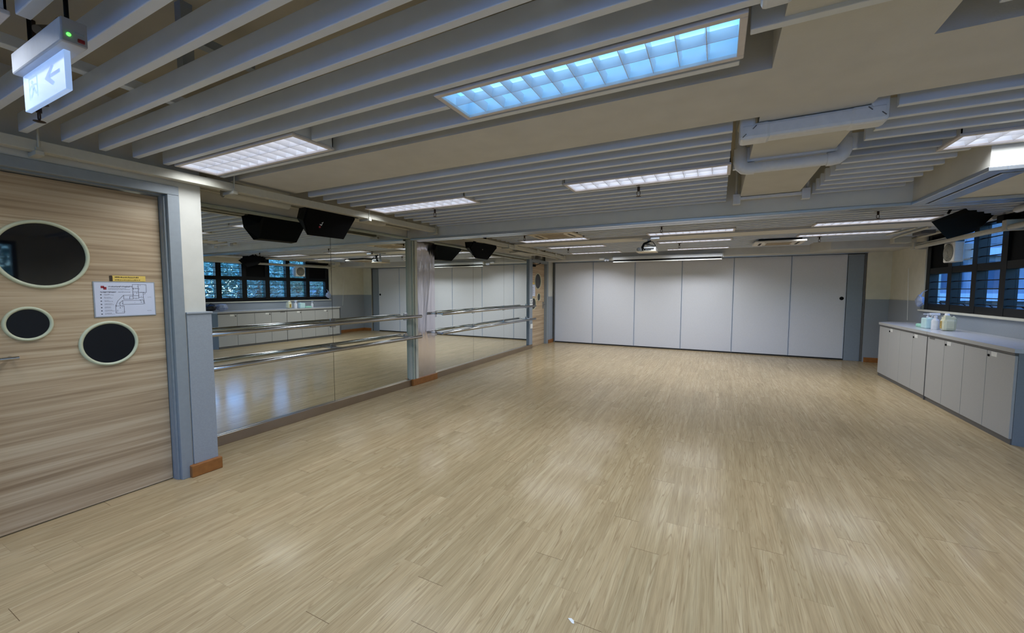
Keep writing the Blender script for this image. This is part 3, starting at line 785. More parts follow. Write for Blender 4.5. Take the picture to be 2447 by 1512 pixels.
t = thing('conduit_box', (-4.0,9.4,2.26), 'small dark box above the far wood door', 'box')
part(MB().bbox((-4.08,9.30,2.22),(-3.98,9.42,2.30), .003), 'box', M['cabedge'], t)

# ------------------------------------------------------------------ speakers
def speaker(name, faces, label, logo=None):
    """faces: front outline, back outline (matching vertices)"""
    fr, bk = faces; n = len(fr)
    c = sum((Vector(p) for p in fr+bk), Vector())/(2*n)
    t = thing('loudspeaker', tuple(c), label, 'loudspeaker')
    b = MB(); b.add(list(fr)+list(bk), [list(range(n)), list(range(n,2*n))[::-1]]+[(i,n+i,n+(i+1)%n,(i+1)%n) for i in range(n)])
    part(b, 'cabinet', M['blackpl'], t)
    # grille slightly inset in front
    F = [Vector(p) for p in fr]; B = [Vector(p) for p in bk]
    fc = sum(F, Vector())/n; d = (fc - sum(B, Vector())/n).normalized()
    nrm = (F[1]-F[0]).cross(F[2]-F[1]).normalized()
    if nrm.dot(d) < 0: nrm = -nrm
    g = MB(); q = [fc+(p-fc)*.955+nrm*.002 for p in F]; q2 = [p+nrm*.010 for p in q]
    g.add(q+q2, [list(range(n)), list(range(n,2*n))[::-1]]+[(i,(i+1)%n,n+(i+1)%n,n+i) for i in range(n)])
    part(g, 'grille', M['black'], t, 'black cloth grille')
    return t, fc + nrm*.0105, nrm
def yz(x, pts): return [(x(p) if callable(x) else x, p[0], p[1]) for p in pts]
fr = [(-3.665,2.70,1.995),(-3.665,3.14,2.0),(-3.60,3.245,2.225),(-3.575,3.22,2.272),(-3.575,2.635,2.25),(-3.62,2.625,2.125)]
bk = [(-3.715,2.735,2.008),(-3.715,3.175,2.013),(-3.80,3.22,2.19),(-3.83,3.18,2.28),(-3.83,2.74,2.28),(-3.80,2.69,2.17)]
sp, c, nn = speaker('loudspeaker', (fr,bk), 'black loudspeaker slung under the trunking in front of the nearer mirrors')
ya = Vector((0,1,0)); up = nn.cross(ya).normalized()
if up.z < 0: up = -up
m = xform(c+ya*(-.10)+up*(-.02), tuple((ya*.35+up*.94)), tuple((ya*-.94+up*.35)), tuple(nn))
b = MB(); b.box((-.02,-.012,0),(-.013,.012,.001), m); b.box((-.02,-.012,0),(.0,-.006,.001), m); b.box((.006,-.012,0),(.011,.010,.001), m); b.box((.006,-.012,0),(.026,-.007,.001), m); b.box((.02,-.012,0),(.026,.010,.001), m); b.box((.034,-.012,0),(.062,-.006,.001), m); b.box((.034,.004,0),(.062,.010,.001), m); b.box((.055,-.012,0),(.062,.016,.001), m)
part(b, 'logo', M['socket'], sp, 'small white maker mark')
part(MB().lathe([(0,.001),(.011,.001),(.011,0)], 16, m @ Matrix.Translation((-.040,0,0))), 'logo_dot', M['red'], sp, 'small dark red dot')
b = MB(); b.box((-3.64,2.69,2.25),(-3.60,2.72,2.33)); b.box((-3.74,2.95,2.26),(-3.70,2.98,2.345)); b.tube([(-3.60,3.235,2.245),(-3.60,3.29,2.25)], .006, 8)
part(b, 'bracket', M['blackpl'], sp)
fr = [(-3.665,5.83,1.985),(-3.665,6.25,1.985),(-3.62,6.51,2.215),(-3.60,6.44,2.262),(-3.60,5.66,2.236),(-3.63,5.60,2.134)]
bk = [(-3.715,5.93,1.995),(-3.715,6.34,1.995),(-3.79,6.56,2.215),(-3.82,6.46,2.27),(-3.82,5.76,2.255),(-3.79,5.74,2.15)]
sp, c, nn = speaker('loudspeaker', (fr,bk), 'black loudspeaker hung in front of the far mirror bay')
m = xform(c+ya*(-.06)+up*(-.03), tuple((ya*.35+up*.94)), tuple((ya*-.94+up*.35)), tuple(nn))
part(MB().box((-.045,-.006,0),(.045,.006,.001), m), 'logo', M['socket'], sp, 'small pale maker mark')
part(MB().lathe([(0,.001),(.022,.001),(.022,0)], 16, m @ Matrix.Translation((-.075,.17,0))), 'corner_knob', M['signend'], sp, 'round pale knob')
b = MB(); b.box((-3.64,5.74,2.24),(-3.60,5.77,2.32)); b.box((-3.75,6.25,2.25),(-3.70,6.28,2.40)); part(b, 'bracket', M['blackpl'], sp)
# right speaker
tx, ty = .605, .796
def P3(s, z, d=0): return (2.16+tx*s+.796*d, 5.95+ty*s-.605*d, z)
o3 = [(-.40,2.145),(.39,2.345),(.90,2.365),(1.10,2.30),(.66,2.104),(0,1.993)]
fr = [P3(s,z) for s,z in o3]; bk = [P3(.35+(s-.35)*.72, 2.20+(z-2.20)*.75, -.0)for s,z in o3]
bk = [(p[0]+.18,p[1]+.20,p[2]+.06) for p in bk]
sp, c, nn = speaker('loudspeaker', (fr,bk), 'black loudspeaker angled from the ceiling in front of the window wall')
b = MB(); b.tube([P3(.30,2.30,-.1),(2.45,6.32,ZS)], .012, 8); b.tube([P3(.80,2.33,-.1),(2.72,6.65,ZS)], .012, 8); part(b, 'bracket', M['blackpl'], sp)

# ------------------------------------------------------------------ pipes and ducts at the cream branch
t = thing('pipe_cover', (.4,2.62,2.25), 'white rectangular pipe cover wrapped under the cream branch, nearest of three', 'pipe cover')
part(MB().bbox((.16,2.565,2.262),(.60,2.665,2.342), .016), 'run', M['pvc'], t)
for a, c, e, f in ((.082,.228,.082,.158),(.555,.705,.630,.705)):
    b = MB(); b.bbox((a,2.560,2.257),(c,2.670,2.3435), .018); b.bbox((e+.001,2.562,2.30),(f-.001,2.668,2.46), .012); part(b, 'elbow', M['pvc'], t)
for e, f in ((.085,.155),(.634,.701)):
    part(MB().bbox((e,2.566,2.45),(f,2.664,ZS), .012), 'riser', M['pvc'], t)
for x, z, a in ((.106,2.280,1),(.152,2.318,1),(.682,2.290,-1),(.630,2.322,-1)):
    part(MB().box((-.012,-.001,-.002),(.012,.001,.002), xform((x,2.559,z),(.7,0,.7*a),(0,1,0),(-.7*a,0,.7))), 'clip', M['cabedge'], t)
t = thing('drain_pipe', (.4,3.30,2.28), 'round white pipe looping under the cream branch, middle of three', 'pipe')
b = MB()
pts = [(.115,3.27,ZS),(.115,3.27,2.335),(.122,3.27,2.31),(.140,3.275,2.292),(.165,3.28,2.288),(.62,3.28,2.288),(.655,3.28,2.292),(.680,3.28,2.312),(.688,3.28,2.335),(.688,3.28,ZS)]
b.tube(pts, .036, 18); part(b, 'pipe', M['pvc'], t)
b = MB(); b.tube([(.115,3.27,2.42),(.115,3.27,2.335),(.122,3.27,2.31),(.140,3.275,2.292),(.165,3.28,2.288),(.20,3.28,2.288)], .042, 18); part(b, 'elbow', M['pvc'], t); b = MB(); b.tube([(.60,3.28,2.288),(.62,3.28,2.288),(.655,3.28,2.292),(.680,3.28,2.312),(.688,3.28,2.335),(.688,3.28,2.40)], .042, 18)
part(b, 'elbow', M['pvc'], t)
t = thing('conduit', (.4,4.55,2.3), 'slim white conduit with square end boxes under the cream branch, farthest of three', 'conduit')
b = MB(); b.bbox((.15,4.50,2.315),(.66,4.53,2.340), .003); b.tube([(.135,4.52,2.34),(.135,4.52,ZS)], .012, 8); b.tube([(.70,4.52,2.34),(.70,4.52,ZS)], .012, 8); part(b, 'pipe', M['pvc'], t)
for x in (.108,.655): part(MB().bbox((x,4.49,2.275),(x+.065,4.55,2.37), .004), 'end_box', M['pvc'], t)
b = MB(); b.bbox((.14,1.31,2.255),(.68,1.41,2.335), .014); b.bbox((.085,1.306,2.25),(.165,1.414,2.66), .014); b.bbox((.66,1.306,2.25),(.74,1.414,2.66), .014)
tag(b.build('pipe_cover', M['pvc']), 'white pipe cover at the top picture edge, right of the blue light', 'pipe cover')
pipe('flexible_hose', [(.10,1.76,2.46),(.13,1.70,2.47),(.14,1.60,2.5),(.12,1.48,2.56)], .014, M['trunk'], 'grey flexible hose beside the blue light, in the gap at the beam', 'hose')
pipe('flexible_hose', [(.11,3.02,2.52),(.10,2.95,2.45),(.10,2.82,2.42),(.11,2.70,2.45)], .02, M['trunk'], 'cream flexible hose looping beside the cream branch', 'hose')

# right side: tube over the window, conduits
t = thing('blind_tube', (2.9,7.4,2.17), 'long pale tube running along the top of the window', 'blind')
b = MB(); b.bbox((2.87,4.9,2.125),(2.93,9.16,2.185), .020); part(b, 'tube', M['trunk'], t)
b = MB(); b.tube([(2.90,9.0,2.20),(2.90,7.55,2.20)], .010, 8); part(b, 'pull_rod', M['trunk'], t)
for y in (6.62,9.0):
    part(MB().bbox((2.86,y-.04,2.12),(3.04,y+.04,2.24), .006), 'bracket', M['trunk'], t)
rg = 'white conduits on the ceiling of the window side'
pipe('conduit', [(2.56,7.55,2.312),(2.56,8.6,2.312),(2.585,8.9,2.312)], .018, M['trunk'], 'pale conduit beside the right speaker running toward the partition', 'conduit', group=rg)
pipe('conduit', [(2.90,6.9,2.308),(2.90,9.2,2.308)], .022, M['trunk'], 'pale conduit above the blind tube on the window side', 'conduit', group=rg)
pipe('conduit', [(2.44,7.6,2.316),(2.40,8.1,2.316),(2.34,8.35,2.316)], .014, M['trunk'], 'short pale conduit left of the right speaker', 'conduit', group=rg)
pipe('drain_pipe', [(2.77,4.95,2.295),(2.77,6.20,2.295)], .035, M['pvc'], 'white pipe at the right picture edge above the window', 'pipe', 16)
t = thing('junction_box', (2.7,9.0,2.25), 'pale junction box on the ceiling at the far end of the window', 'box')
part(MB().bbox((2.60,8.92,2.235),(2.82,9.12,2.331), .008), 'box', M['trunk'], t)
t = thing('junction_box', (2.85,6.9,2.25), 'dark bracket cluster behind the right speaker', 'bracket')
part(MB().bbox((2.90,6.72,2.235),(3.03,6.86,2.32), .006), 'box', M['blackpl'], t)
t = thing('junction_box', (2.72,8.2,2.24), 'small dark junction box among the conduits left of the right speaker', 'box')
part(MB().bbox((2.64,8.05,2.28),(2.80,8.35,2.331), .004), 'box', M['cabedge'], t)
tag(MB().bbox((2.82,3.60,2.145),(3.04,6.20,2.30), .01).build('bulkhead_box', M['cream']), 'cream boxed bulkhead above the near part of the window', 'bulkhead', None, 'structure')
pipe('hanging_cord', [(3.018,9.61,1.84),(3.018,9.52,.92)], .004, M['socket'], 'thin white cord hanging on the wall beside the window', 'cord', 6)

# sprinklers
sg = 'sprinkler heads between the baffles'
for (x, y), w in (((-2.91,.745),'below the exit sign'),((-2.79,3.62),'beside the light near the left speaker'),((-.626,3.62),'below the light behind the broad beam'),
                  ((-.72,6.03),'in front of the middle light behind the track beam'),((-2.83,6.02),'left of the ceiling cassette'),((-2.89,8.36),'near the far trunking boxes'),
                  ((1.58,5.94),'in front of the right light behind the track beam'),((-.67,8.36),'right of the projector'),((1.49,8.36),'right of the hanging cassette')):
    t = thing('sprinkler', (x,y,2.25), f'dark sprinkler head {w}', 'sprinkler', sg)
    b = MB(); b.tube([(x,y,2.29),(x,y,ZS)], .011, 10); b.lathe([(.0,2.33),(.035,2.332),(.030,2.342),(.012,2.348)], 16, Matrix.Translation((x,y,0))); part(b, 'drop_pipe', M['sprink'], t)
    b = MB(); b.tube([(x-.012,y,2.29),(x-.014,y,2.265),(x,y,2.25)], .003, 6); b.tube([(x+.012,y,2.29),(x+.014,y,2.265),(x,y,2.25)], .003, 6); b.lathe([(0,2.246),(.022,2.248),(.022,2.250),(0,2.252)], 14, Matrix.Translation((x,y,0)))
    part(b, 'deflector', M['sprink'], t)

# exit sign
t = thing('exit_sign', (-1.98,.53,2.0), 'hanging exit sign with glowing blue-white panel and green indicator', 'exit sign')
b = MB(); b.bbox((-2.222,.512,2.199),(-1.786,.572,2.270), .005); part(b, 'housing', M['signbody'], t)
part(MB().bbox((-1.787,.514,2.200),(-1.777,.570,2.269), .002), 'end_cap', M['signend'], t)
part(MB().lathe([(0,.003),(.005,.003),(.005,0)], 14, xform((-1.777,.528,2.221),(0,1,0),(0,0,1),(1,0,0))), 'indicator', M['led'], t, 'green indicator')
part(MB().bbox((-1.779,.547,2.208),(-1.773,.563,2.219), .002), 'switch', M['redbtn'], t, 'dark red switch')
part(MB().bbox((-1.779,.540,2.228),(-1.7755,.562,2.236), .001), 'nameplate', M['jamb'], t)
ap = part(MB().bbox((-2.212,.534,2.079),(-1.842,.549,2.205), .002), 'lit_panel', M['acryl'], t, 'glowing blue-white panel')
b = MB(); ypl = .5334
PX = lambda x, z: (-2.208 + (x+2.105)*1.233, ypl, 2.079 + (z-2.0)*.615)
def poly(pts): b.add([PX(x,z) for x,z in pts], [list(range(len(pts)))])
def bar(x0,z0,x1,z1): poly([(x0,z0),(x1,z0),(x1,z1),(x0,z1)])
# door outline with running figure
bar(-2.065,2.155,-2.000,2.160); bar(-2.065,2.045,-2.060,2.155); bar(-2.005,2.045,-2.000,2.155)
poly([(-2.040+.008*math.cos(a*.628),2.135+.009*math.sin(a*.628)) for a in range(10)])
poly([(-2.050,2.120),(-2.028,2.124),(-2.020,2.095),(-2.036,2.088)]); poly([(-2.036,2.095),(-2.022,2.098),(-2.006,2.066),(-2.014,2.062)]); poly([(-2.038,2.092),(-2.028,2.088),(-2.046,2.052),(-2.058,2.058)])
poly([(-2.028,2.122),(-2.024,2.114),(-2.006,2.108),(-2.004,2.116)]); poly([(-2.050,2.120),(-2.046,2.112),(-2.060,2.096),(-2.064,2.102)])
part(b, 'running_figure', M['picto'], ap, 'faint running figure in a doorway'); b = MB()
poly([(-1.945,2.108),(-1.895,2.160),(-1.880,2.150),(-1.908,2.116),(-1.908,2.100),(-1.880,2.066),(-1.895,2.056)]); poly([(-1.912,2.117),(-1.842,2.117),(-1.842,2.099),(-1.912,2.099)])
part(b, 'arrow', M['picto'], ap, 'faint arrow')
b = MB(); b.tube([(-1.84,.545,2.255),(-1.84,.545,ZS)], .006, 10); b.tube([(-2.16,.545,2.255),(-2.16,.545,ZS)], .006, 10); part(b, 'suspension_rod', M['blackpl'], t, 'black suspension rods')
pipe('flexible_hose', [(-2.30,.60,2.42),(-2.36,.66,2.47),(-2.42,.70,2.54),(-2.55,.74,2.56),(-2.75,.78,2.54),(-2.9,.80,2.50)], .016, M['cabedge'], 'dark flexible hose above the baffles behind the exit sign', 'hose')

# ------------------------------------------------------------------ window
w = thing('window_1', (3.12,5.5,1.13), 'long black framed window with bars above the grey counter', 'window', None, 'structure')
mull = [5.20,5.77,6.397,7.02,7.635,8.275]
b = MB()
b.box((3.06,WY0,1.135),(3.165,WY1,1.235)); b.box((3.06,WY0,2.298),(3.165,WY1,2.36)); b.box((3.06,WY0,1.705),(3.165,WY1,1.80))
b.box((3.0575,WY1-.13,1.137),(3.1675,WY1-.001,2.358)); b.box((3.0575,WY0+.001,1.137),(3.1675,WY0+.09,2.358))
for y in mull: b.box((3.057,y-.058,1.137),(3.168,y+.058,2.358))
part(b, 'window_frame', M['winblack'], w)
ed = [WY0+.03] + mull + [WY1-.06]
BOARD = {3: 1, 6: 1}
for i in range(len(ed)-1):
    y0, y1 = ed[i]+.058, ed[i+1]-.058
    for z0, z1, rows in ((1.235,1.705,(1.345,1.468,1.581)),(1.80,2.298,(1.893,2.008,2.125))):
        if z0 > 1.5 and i in BOARD:
            part(MB().box((3.085,y0-.01,z0-.01),(3.10,y1+.01,z1+.01)), 'blackout_board', M['winboard'], w, 'black board filling one upper light'); continue
        part(MB().box((3.140,y0,z0),(3.144,y1,z1)), 'window_pane', M['glass'], w)
        b = MB()
        for z in rows: b.tube([(3.09,y0-.01,z),(3.09,y1+.01,z)], .007, 6)
        if z0 < 1.5: b.tube([(3.09,y0-.01,1.262),(3.09,y1+.01,1.262)], .006, 6); b.tube([(3.10,(y0+y1)/2-.05,1.24),(3.10,(y0+y1)/2+.02,1.262)], .008, 6)
        b.box((3.085,y0+.012,z0),(3.095,y0+.026,z1))
        part(b, 'window_bar', M['winblack'], w)
w3 = thing('window_3', (3.12,1.6,1.5), 'smaller window of the near bay, seen only as a reflection in the door porthole', 'window', None, 'structure')
b = MB(); b.box((3.06,.90,1.5),(3.16,2.30,1.56)); b.box((3.06,.90,2.19),(3.16,2.30,2.25))
for y in (.90,1.57,2.24): b.box((3.058,y,1.501),(3.162,y+.06,2.249))
part(b, 'window_frame', M['winblack'], w3)
part(MB().box((3.12,.96,1.56),(3.124,2.24,2.19)), 'window_pane', M['glass'], w3)
w2 = thing('added_window', (0,-4.0,1.0), 'unseen wide window added in the back wall for bluish daylight', 'window', None, 'structure')  # unseen window, sized to bring bluish daylight onto the baffle fronts
b = MB(); b.box((-3.4,-4.05,.70),(2.9,-3.95,.75)); b.box((-3.4,-4.05,2.23),(2.9,-3.95,2.28))
for i in range(6): b.box((-3.4+1.25*i,-4.048,.702),(-3.35+1.25*i,-3.952,2.278))
part(b, 'window_frame', M['winblack'], w2)
part(MB().box((-3.4,-4.005,.70),(2.9,-4.0,2.28)), 'window_pane', M['glass'], w2)

# fan in the window
t = thing('exhaust_fan', (2.98,7.93,1.86), 'white box exhaust fan with round grille mounted in the window', 'fan')
part(MB().bbox((2.905,7.785,1.845),(3.01,8.085,2.122), .014), 'housing', M['fan'], t)
part(MB().bbox((3.01,7.82,1.875),(3.13,8.05,2.092), .01), 'duct_collar', M['fan'], t)
m = xform((2.905,7.935,1.984),(0,1,0),(0,0,1),(-1,0,0))
part(MB().lathe([(0,.002),(.122,.002),(.126,0)], 40, m), 'opening', M['fanhole'], t, 'dark round opening')
b = MB()
for r_ in (.02,.04,.06,.08,.10,.124): b.lathe([(r_-.004,.004),(r_-.004,.010),(r_+.004,.010),(r_+.004,.004)], 40, m)
for a in range(8): b.box((-.003,-.118,.004),(.003,.118,.008), m @ Matrix.Rotation(a*math.pi/8,4,'Z'))
part(b, 'grille', M['fangrille'], t, 'round beige grille')

# plastic bag at the window corner
def blob(cx, cy, cz, rx, ry, rz, seed, n=18, crumple=.22):
    rnd = random.Random(seed); bm = bmesh.new(); bmesh.ops.create_icosphere(bm, subdivisions=3, radius=1)
    ph = [rnd.uniform(0,6.28) for _ in range(6)]
    vs = []
    for v in bm.verts:
        p = v.co; k = 1 + crumple*(math.sin(4*p.x+ph[0])*math.sin(5*p.y+ph[1])*.6+math.sin(7*p.z+ph[2]+3*p.x)*.4) + rnd.uniform(-.04,.04)
        vs.append((cx+p.x*rx*k, cy+p.y*ry*k, max(cz-rz, cz+p.z*rz*k)))
    bm.verts.index_update(); fs = [[v.index for v in f.verts] for f in bm.faces]; bm.free()
    return MB().add(vs, fs)
t = thing('plastic_bag', (2.97,8.92,1.17), 'crumpled clear plastic bag hanging at the far window corner', 'bag')
part(blob(2.965,8.93,1.275,.045,.085,.095,4), 'bag', M['clearbag'], t)
part(MB().tube([(2.965,8.93,1.35),(3.0,8.94,1.42),(3.07,8.94,1.46)], [.02,.008,.004], 8), 'twisted_neck', M['clearbag'], t)

# ------------------------------------------------------------------ counter
ZC = .868
def cab(y0, y1, far_end, near_end, nd, ys, locks, label, extra=None):
    t = thing('storage_cabinet', (2.7,(y0+y1)/2,0), label, 'cabinet', 'low grey cabinets under the window')
    poly_ = [(2.512,y0),(2.512,y1)]
    if far_end: poly_ += [(2.70,y1+.22),(3.018,y1+.22)]
    else: poly_ += [(3.018,y1)]
    if near_end: poly_ += [(3.018,y0-.23)]
    else: poly_ += [(3.018,y0)]
    part(MB().prism(poly_, .0, ZC), 'carcass', M['cabside'], t, 'blue grey carcass')
    part(MB().box((2.500,y0,.0),(2.512,y1,.055)), 'plinth', M['cabedge'], t)
    part(MB().box((2.486,y0,ZC-.022),(2.512,y1,ZC)), 'top_edge', M['cabedge'], t, 'dark grey edging below the worktop')
    for i in range(nd):
        a, e = ys[i], ys[i+1]
        d = part(MB().bbox((2.490,a+.003,.052),(2.511,e-.003,ZC-.026), .002), 'door', M['cab'], t)
        for (ly, lk) in locks:
            if a < ly < e:
                part(MB().box((2.4885,ly-.055,.790),(2.4902,ly+.035,.835)), 'sticker', M['socket'], d, 'small white sticker')
                part(MB().lathe([(0,.008),(.012,.008),(.013,0)], 12, xform((2.490,lk,.792),(0,1,0),(0,0,1),(-1,0,0))), 'lock', M['blackpl'], d, 'dark round lock')
        if extra and a < extra < e:
            part(MB().box((2.4882,extra-.07,.820),(2.4902,extra+.07,.838)), 'slot_label', M['cabedge'], d, 'dark slot label')
    return t
cab(7.185, 8.945, True, False, 4, [7.185,7.63,8.07,8.52,8.945], [(8.43,8.485),(7.54,7.60)], 'grey storage cabinet at the far end of the window wall, with four doors')
cab(5.43, 7.18, False, True, 4, [5.43,5.87,6.30,6.74,7.18], [(6.64,6.70),(5.76,5.835)], 'grey storage cabinet nearer the camera under the window, with four doors', 7.06)
def wtop(pl, label):
    t = thing('worktop', (2.7,sum(p[1] for p in pl)/len(pl),ZC), label, 'worktop')
    part(MB().prism(pl, ZC+.002, ZC+.040), 'slab', M['worktop'], t)
    part(MB().box((2.478,pl[0][1],ZC+.001),(2.4815,pl[1][1],ZC+.040)), 'front_edge', M['cab'], t)
wtop([(2.480,7.186),(2.480,8.955),(2.70,9.19),(3.020,9.19),(3.020,7.186)], 'pale grey worktop on the far cabinet, with the bottles on it')
wtop([(2.480,5.42),(2.480,7.178),(3.020,7.178),(3.020,5.175)], 'pale grey worktop on the nearer cabinet, shiny with window light')
tag(MB().box((2.484,7.1805,.0),(3.0,7.1845,ZC+.036)).build('joint_strip', M['cabedge']), 'dark joint strip between the two grey cabinets', 'strip')

# things on the counter
ZT = ZC+.040
t = thing('jug', (2.76,7.44,ZT), 'yellowish translucent jug bottle with white cap and brown label on the counter', 'bottle')
b = MB(); b.bbox((2.70,7.38,ZT),(2.84,7.50,ZT+.165), .035); b.prism([(2.72,7.39),(2.82,7.39),(2.82,7.49),(2.72,7.49)], ZT+.155, ZT+.185); b.prism([(2.73,7.41),(2.78,7.41),(2.78,7.47),(2.73,7.47)], ZT+.18, ZT+.205)
part(b, 'body', M['jug'], t)
b = MB(); b.tube([(2.80,7.44,ZT+.17),(2.82,7.44,ZT+.19),(2.845,7.44,ZT+.16),(2.84,7.44,ZT+.10)], .012, 8); part(b, 'handle', M['jug'], t)
part(MB().lathe([(.024,0),(.024,.028),(.018,.034),(0,.034)], 16, Matrix.Translation((2.755,7.44,ZT+.198))), 'cap', M['whitebottle'], t, 'white cap')
part(MB().box((2.6988,7.415,ZT+.03),(2.7012,7.465,ZT+.13)), 'label_sticker', M['juglabel'], t, 'brown and yellow label')
def pump_bottle(x, y, r, h, body, name, label, spray):
    t = thing(name, (x,y,ZT), label, 'bottle')
    m = Matrix.Translation((x,y,ZT))
    part(MB().lathe([(0,0),(r*.92,0),(r,.008),(r,h*.72),(r*.85,h*.84),(r*.42,h*.93),(r*.38,h)], 24, m), 'body', body, t)
    b = MB(); b.lathe([(r*.46,h),(r*.46,h+.022),(r*.2,h+.026),(r*.2,h+.05)], 16, m)
    if spray:
        b.bbox((x-.065,y-.014,ZT+h+.028),(x+.045,y+.014,ZT+h+.062), .010); b.tube([(x-.065,y,ZT+h+.048),(x-.085,y,ZT+h+.048)], .008, 8); b.tube([(x-.030,y,ZT+h+.03),(x-.045,y,ZT+h),(x-.04,y,ZT+h-.02)], .006, 8)
    else:
        b.bbox((x-.05,y-.012,ZT+h+.046),(x+.022,y+.012,ZT+h+.060), .004)
    part(b, 'spray_head' if spray else 'pump', M['whitebottle'], t, 'white trigger head' if spray else 'white pump')
pump_bottle(2.70,7.60,.040,.165,M['whitebottle'],'spray_bottle','white trigger spray bottle standing between the jug and the pale teal bottle',True)
t = thing('refill_bottle', (2.70,7.79,ZT), 'pale teal rectangular soap refill bottle on the counter', 'bottle')
part(MB().bbox((2.64,7.71,ZT),(2.76,7.87,ZT+.15), .016), 'body', M['teal'], t)
part(MB().lathe([(.02,0),(.02,.012),(0,.014)], 14, Matrix.Translation((2.70,7.75,ZT+.148))), 'cap', M['teal'], t)
t = thing('soap_pack', (2.74,7.98,ZT), 'flat mint green pack lying on the counter beside the teal bottle', 'pack')
part(MB().bbox((2.66,7.895,ZT),(2.80,8.10,ZT+.05), .014), 'pack', M['green'], t)
pump_bottle(2.84,8.24,.036,.13,M['whitebottle'],'lotion_bottle','white pump bottle at the back of the counter near the window',False)
t = thing('shoulder_bag', (2.78,5.38,ZT), 'black bag on the near end of the counter, seen in the mirror', 'bag')
part(blob(2.80,5.42,ZT+.088,.13,.13,.088,9,crumple=.12), 'bag_body', M['blackbag'], t)
part(MB().tube([(2.74,5.35,ZT+.15),(2.72,5.40,ZT+.20),(2.74,5.50,ZT+.16)], .012, 8), 'strap', M['blackbag'], t)
t = thing('plastic_bag', (2.80,5.69,ZT), 'grey crumpled plastic bag beside the black bag on the counter', 'bag')
part(blob(2.80,5.69,ZT+.092,.11,.115,.092,12,crumple=.2), 'bag', M['clearbag'], t)

# scrap on the floor
b = MB(); b.add([(-.545,1.622,.001),(-.520,1.604,.001),(-.510,1.604,.002),(-.516,1.616,.006),(-.530,1.624,.005)], [(0,1,2,3,4)])
tag(b.build('paper_scrap', M['socket']), 'tiny white scrap of paper lying on the floor in the foreground', 'scrap')

# ------------------------------------------------------------------ outdoors
struct('ground', MB().prism([(3.4,-40),(40,-40),(40,40),(3.4,40)], -.6, -.5), M['lawn'], 'dull green ground outside the window', 'ground')
struct('bounce_ground', MB().prism([(-40,-40),(3.39,-40),(3.39,-4.3),(-40,-4.3)], -.6, -.5), M['bounce_grey'], 'unseen pale ground added to bounce daylight through the back window', 'ground')  # unseen ground, made pale to bounce light up through the back window
def crown_mesh(seed, R0, n):
    rnd = random.Random(seed); b = MB()
    cl = [(Vector((rnd.gauss(0,.45),rnd.gauss(0,.45),rnd.uniform(-.5,.6)))*R0, R0*rnd.uniform(.35,.6)) for _ in range(9)]
    for _ in range(n):
        c, r = rnd.choice(cl)
        d = Vector((rnd.gauss(0,1),rnd.gauss(0,1),rnd.gauss(0,1))).normalized()*r*rnd.uniform(.55,1.05)
        p = c+d; a = Vector((rnd.gauss(0,1),rnd.gauss(0,1),rnd.gauss(0,.6))).normalized(); s = rnd.uniform(.05,.11)
        q = a.cross(Vector((rnd.gauss(0,1),rnd.gauss(0,1),rnd.gauss(0,1)))).normalized()
        b.add([p-a*s, p+q*s*.32, p+a*s, p-q*s*.32], [(0,1,2,3)])
    return b
trees = [((7.4,6.0),1.25,1.9,0,'leafy tree outside the nearest window panes'),((7.3,9.3),1.25,1.8,0,'leafy tree outside the window, opposite the column'),
         ((8.9,12.0),1.2,1.9,1,'pale leafy tree outside the window, behind the fan'),((10.6,7.6),1.5,2.2,1,'pale tree in the second row outside the window'),
         ((11.6,11.0),1.4,2.2,0,'dark green tree in the second row outside the window'),((11.4,15.0),1.4,2.0,0,'tree farthest outside along the window'),((15.0,8.0),1.7,3.2,0,'tall tree behind the two rows outside'),((14.6,13.6),1.6,2.8,1,'tall pale tree behind the two rows outside')]
for i, ((x,y), r, zc, kd, lb) in enumerate(trees):
    t = thing('tree', (x,y,-.5), lb, 'tree', 'trees outside the window')
    part(MB().add([(p[0]+x,p[1]+y,p[2]+zc) for p in crown_mesh(i,r,4200).v], [[4*j,4*j+1,4*j+2,4*j+3] for j in range(4200)]), 'crown', M['leafp' if kd else 'leaf'], t)
    part(MB().tube([(x,y,-.5),(x+.1,y,.6),(x,y+.1,zc)], [.16,.13,.06], 10), 'trunk', M['bark'], t)
rnd = random.Random(21); b = MB()
for _ in range(9000):
    p = Vector((rnd.uniform(4.75,5.25) + rnd.gauss(0,.12), rnd.uniform(3.5,9.6), rnd.uniform(-.5,1.35) + rnd.gauss(0,.12)))
    a = Vector((rnd.gauss(0,1),rnd.gauss(0,1),rnd.gauss(0,.6))).normalized(); sz = rnd.uniform(.03,.07)
    q = a.cross(Vector((rnd.gauss(0,1),rnd.gauss(0,1),rnd.gauss(0,1)))).normalized()
    b.add([p-a*sz, p+q*sz*.32, p+a*sz, p-q*sz*.32], [(0,1,2,3)])
b2 = MB()
for _ in range(14000):
    p = Vector((rnd.uniform(17.5,18.5) + rnd.gauss(0,.2), rnd.uniform(3,19), rnd.uniform(-.5,4.2) + rnd.gauss(0,.3)))
    a = Vector((rnd.gauss(0,1),rnd.gauss(0,1),rnd.gauss(0,.6))).normalized(); sz = rnd.uniform(.10,.22)
    q = a.cross(Vector((rnd.gauss(0,1),rnd.gauss(0,1),rnd.gauss(0,1)))).normalized()
    b2.add([p-a*sz, p+q*sz*.4, p+a*sz, p-q*sz*.4], [(0,1,2,3)])
tag(b2.build('hedge', M['leaf']), 'tall dark hedge far behind the trees outside', 'hedge', None, 'stuff')
tag(b.build('hedge', M['leafp']), 'loose green hedge below the trees outside the window', 'hedge', None, 'stuff')
t = thing('building', (8,24,-.5), 'pale building with bands of windows across the way, seen through the window', 'building')
part(MB().box((1.5,22,-.5),(24,30,9)), 'wall', M['bld'], t)
b = MB()
for z in (1.05,2.75,4.4,7.0): b.box((1.4,21.6,z),(24.2,22.1,z+.28))
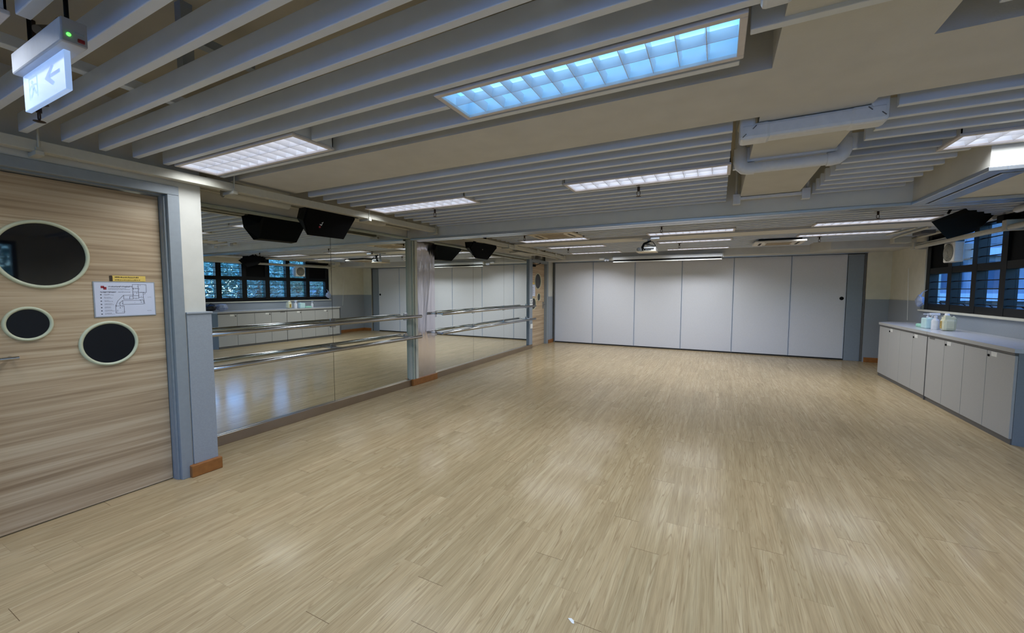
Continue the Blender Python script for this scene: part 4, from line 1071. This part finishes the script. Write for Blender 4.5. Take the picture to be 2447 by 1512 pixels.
part(b, 'balcony_band', M['bldtrim'], t, 'pale balcony bands')
for z, h in ((-.2,1.0),(1.55,1.0),(3.2,1.0)):
    for i in range(16):
        part(MB().box((2.3+1.35*i,21.95,z),(3.1+1.35*i,22.02,z+h)), 'window', M['bldwin'], t)

# ------------------------------------------------------------------ world, portals, camera
wd = bpy.data.worlds.new('sky'); SC.world = wd; wd.use_nodes = True
nt = wd.node_tree; bg = nt.nodes['Background']
sk = nt.nodes.new('ShaderNodeTexSky'); sk.sky_type = 'NISHITA'; sk.sun_disc = False; sk.sun_elevation = R(38); sk.sun_rotation = R(250); sk.air_density = 1.6; sk.dust_density = .4; sk.ozone_density = 3.0
mxs = nt.nodes.new('ShaderNodeMix'); mxs.data_type = 'RGBA'; mxs.blend_type = 'MULTIPLY'; mxs.inputs[0].default_value = 1.0
mxs.inputs[7].default_value = (.62,.86,1.30,1)      # daylight is bluer than the tubes the camera is balanced for
nt.links.new(sk.outputs[0], mxs.inputs[6]); nt.links.new(mxs.outputs[2], bg.inputs[0]); bg.inputs[1].default_value = 1.65
def portal(loc, rot, sx, sy):
    L = bpy.data.lights.new('daylight_portal', 'AREA'); L.shape = 'RECTANGLE'; L.size = sx; L.size_y = sy; L.cycles.is_portal = True
    o = bpy.data.objects.new('daylight_portal', L); COL.objects.link(o); o.location = loc; o.rotation_euler = rot
portal((3.26,(WY0+WY1)/2,(WZ0+WZ1)/2), (0,R(90),0), WZ1-WZ0, WY1-WY0)
portal((3.26,1.6,1.875), (0,R(90),0), .75, 1.4)
portal((-.25,-4.12,1.49), (R(90),0,0), 6.3, 1.58)

cam = bpy.data.cameras.new('camera'); co = bpy.data.objects.new('camera', cam); COL.objects.link(co)
yaw, pit, rol = .4700, .0660, .001
fw = Vector((-math.sin(yaw)*math.cos(pit), math.cos(yaw)*math.cos(pit), -math.sin(pit)))
rt = Vector((math.cos(yaw), math.sin(yaw), 0)); up = rt.cross(fw)
r2 = rt*math.cos(rol)+up*math.sin(rol); u2 = up*math.cos(rol)-rt*math.sin(rol)
mm = Matrix.Identity(4)
for i in range(3): mm[i][0] = r2[i]; mm[i][1] = u2[i]; mm[i][2] = -fw[i]
mm[0][3], mm[1][3], mm[2][3] = 0, 0, 1.45
co.matrix_world = mm
cam.sensor_fit = 'HORIZONTAL'; cam.sensor_width = 36.0; cam.lens = 36.0*963.3/2447; cam.clip_start = .05; cam.clip_end = 200
SC.camera = co
vs = SC.view_settings
SC.display_settings.display_device = 'sRGB'
vs.view_transform = 'Standard'; vs.look = 'None'; vs.gamma = 1.0; vs.use_curve_mapping = False; vs.exposure = 0.0
cy = SC.cycles
cy.max_bounces = 10; cy.diffuse_bounces = 5; cy.glossy_bounces = 6; cy.transparent_max_bounces = 12
cy.caustics_reflective = False; cy.caustics_refractive = False; cy.sample_clamp_indirect = 4.0
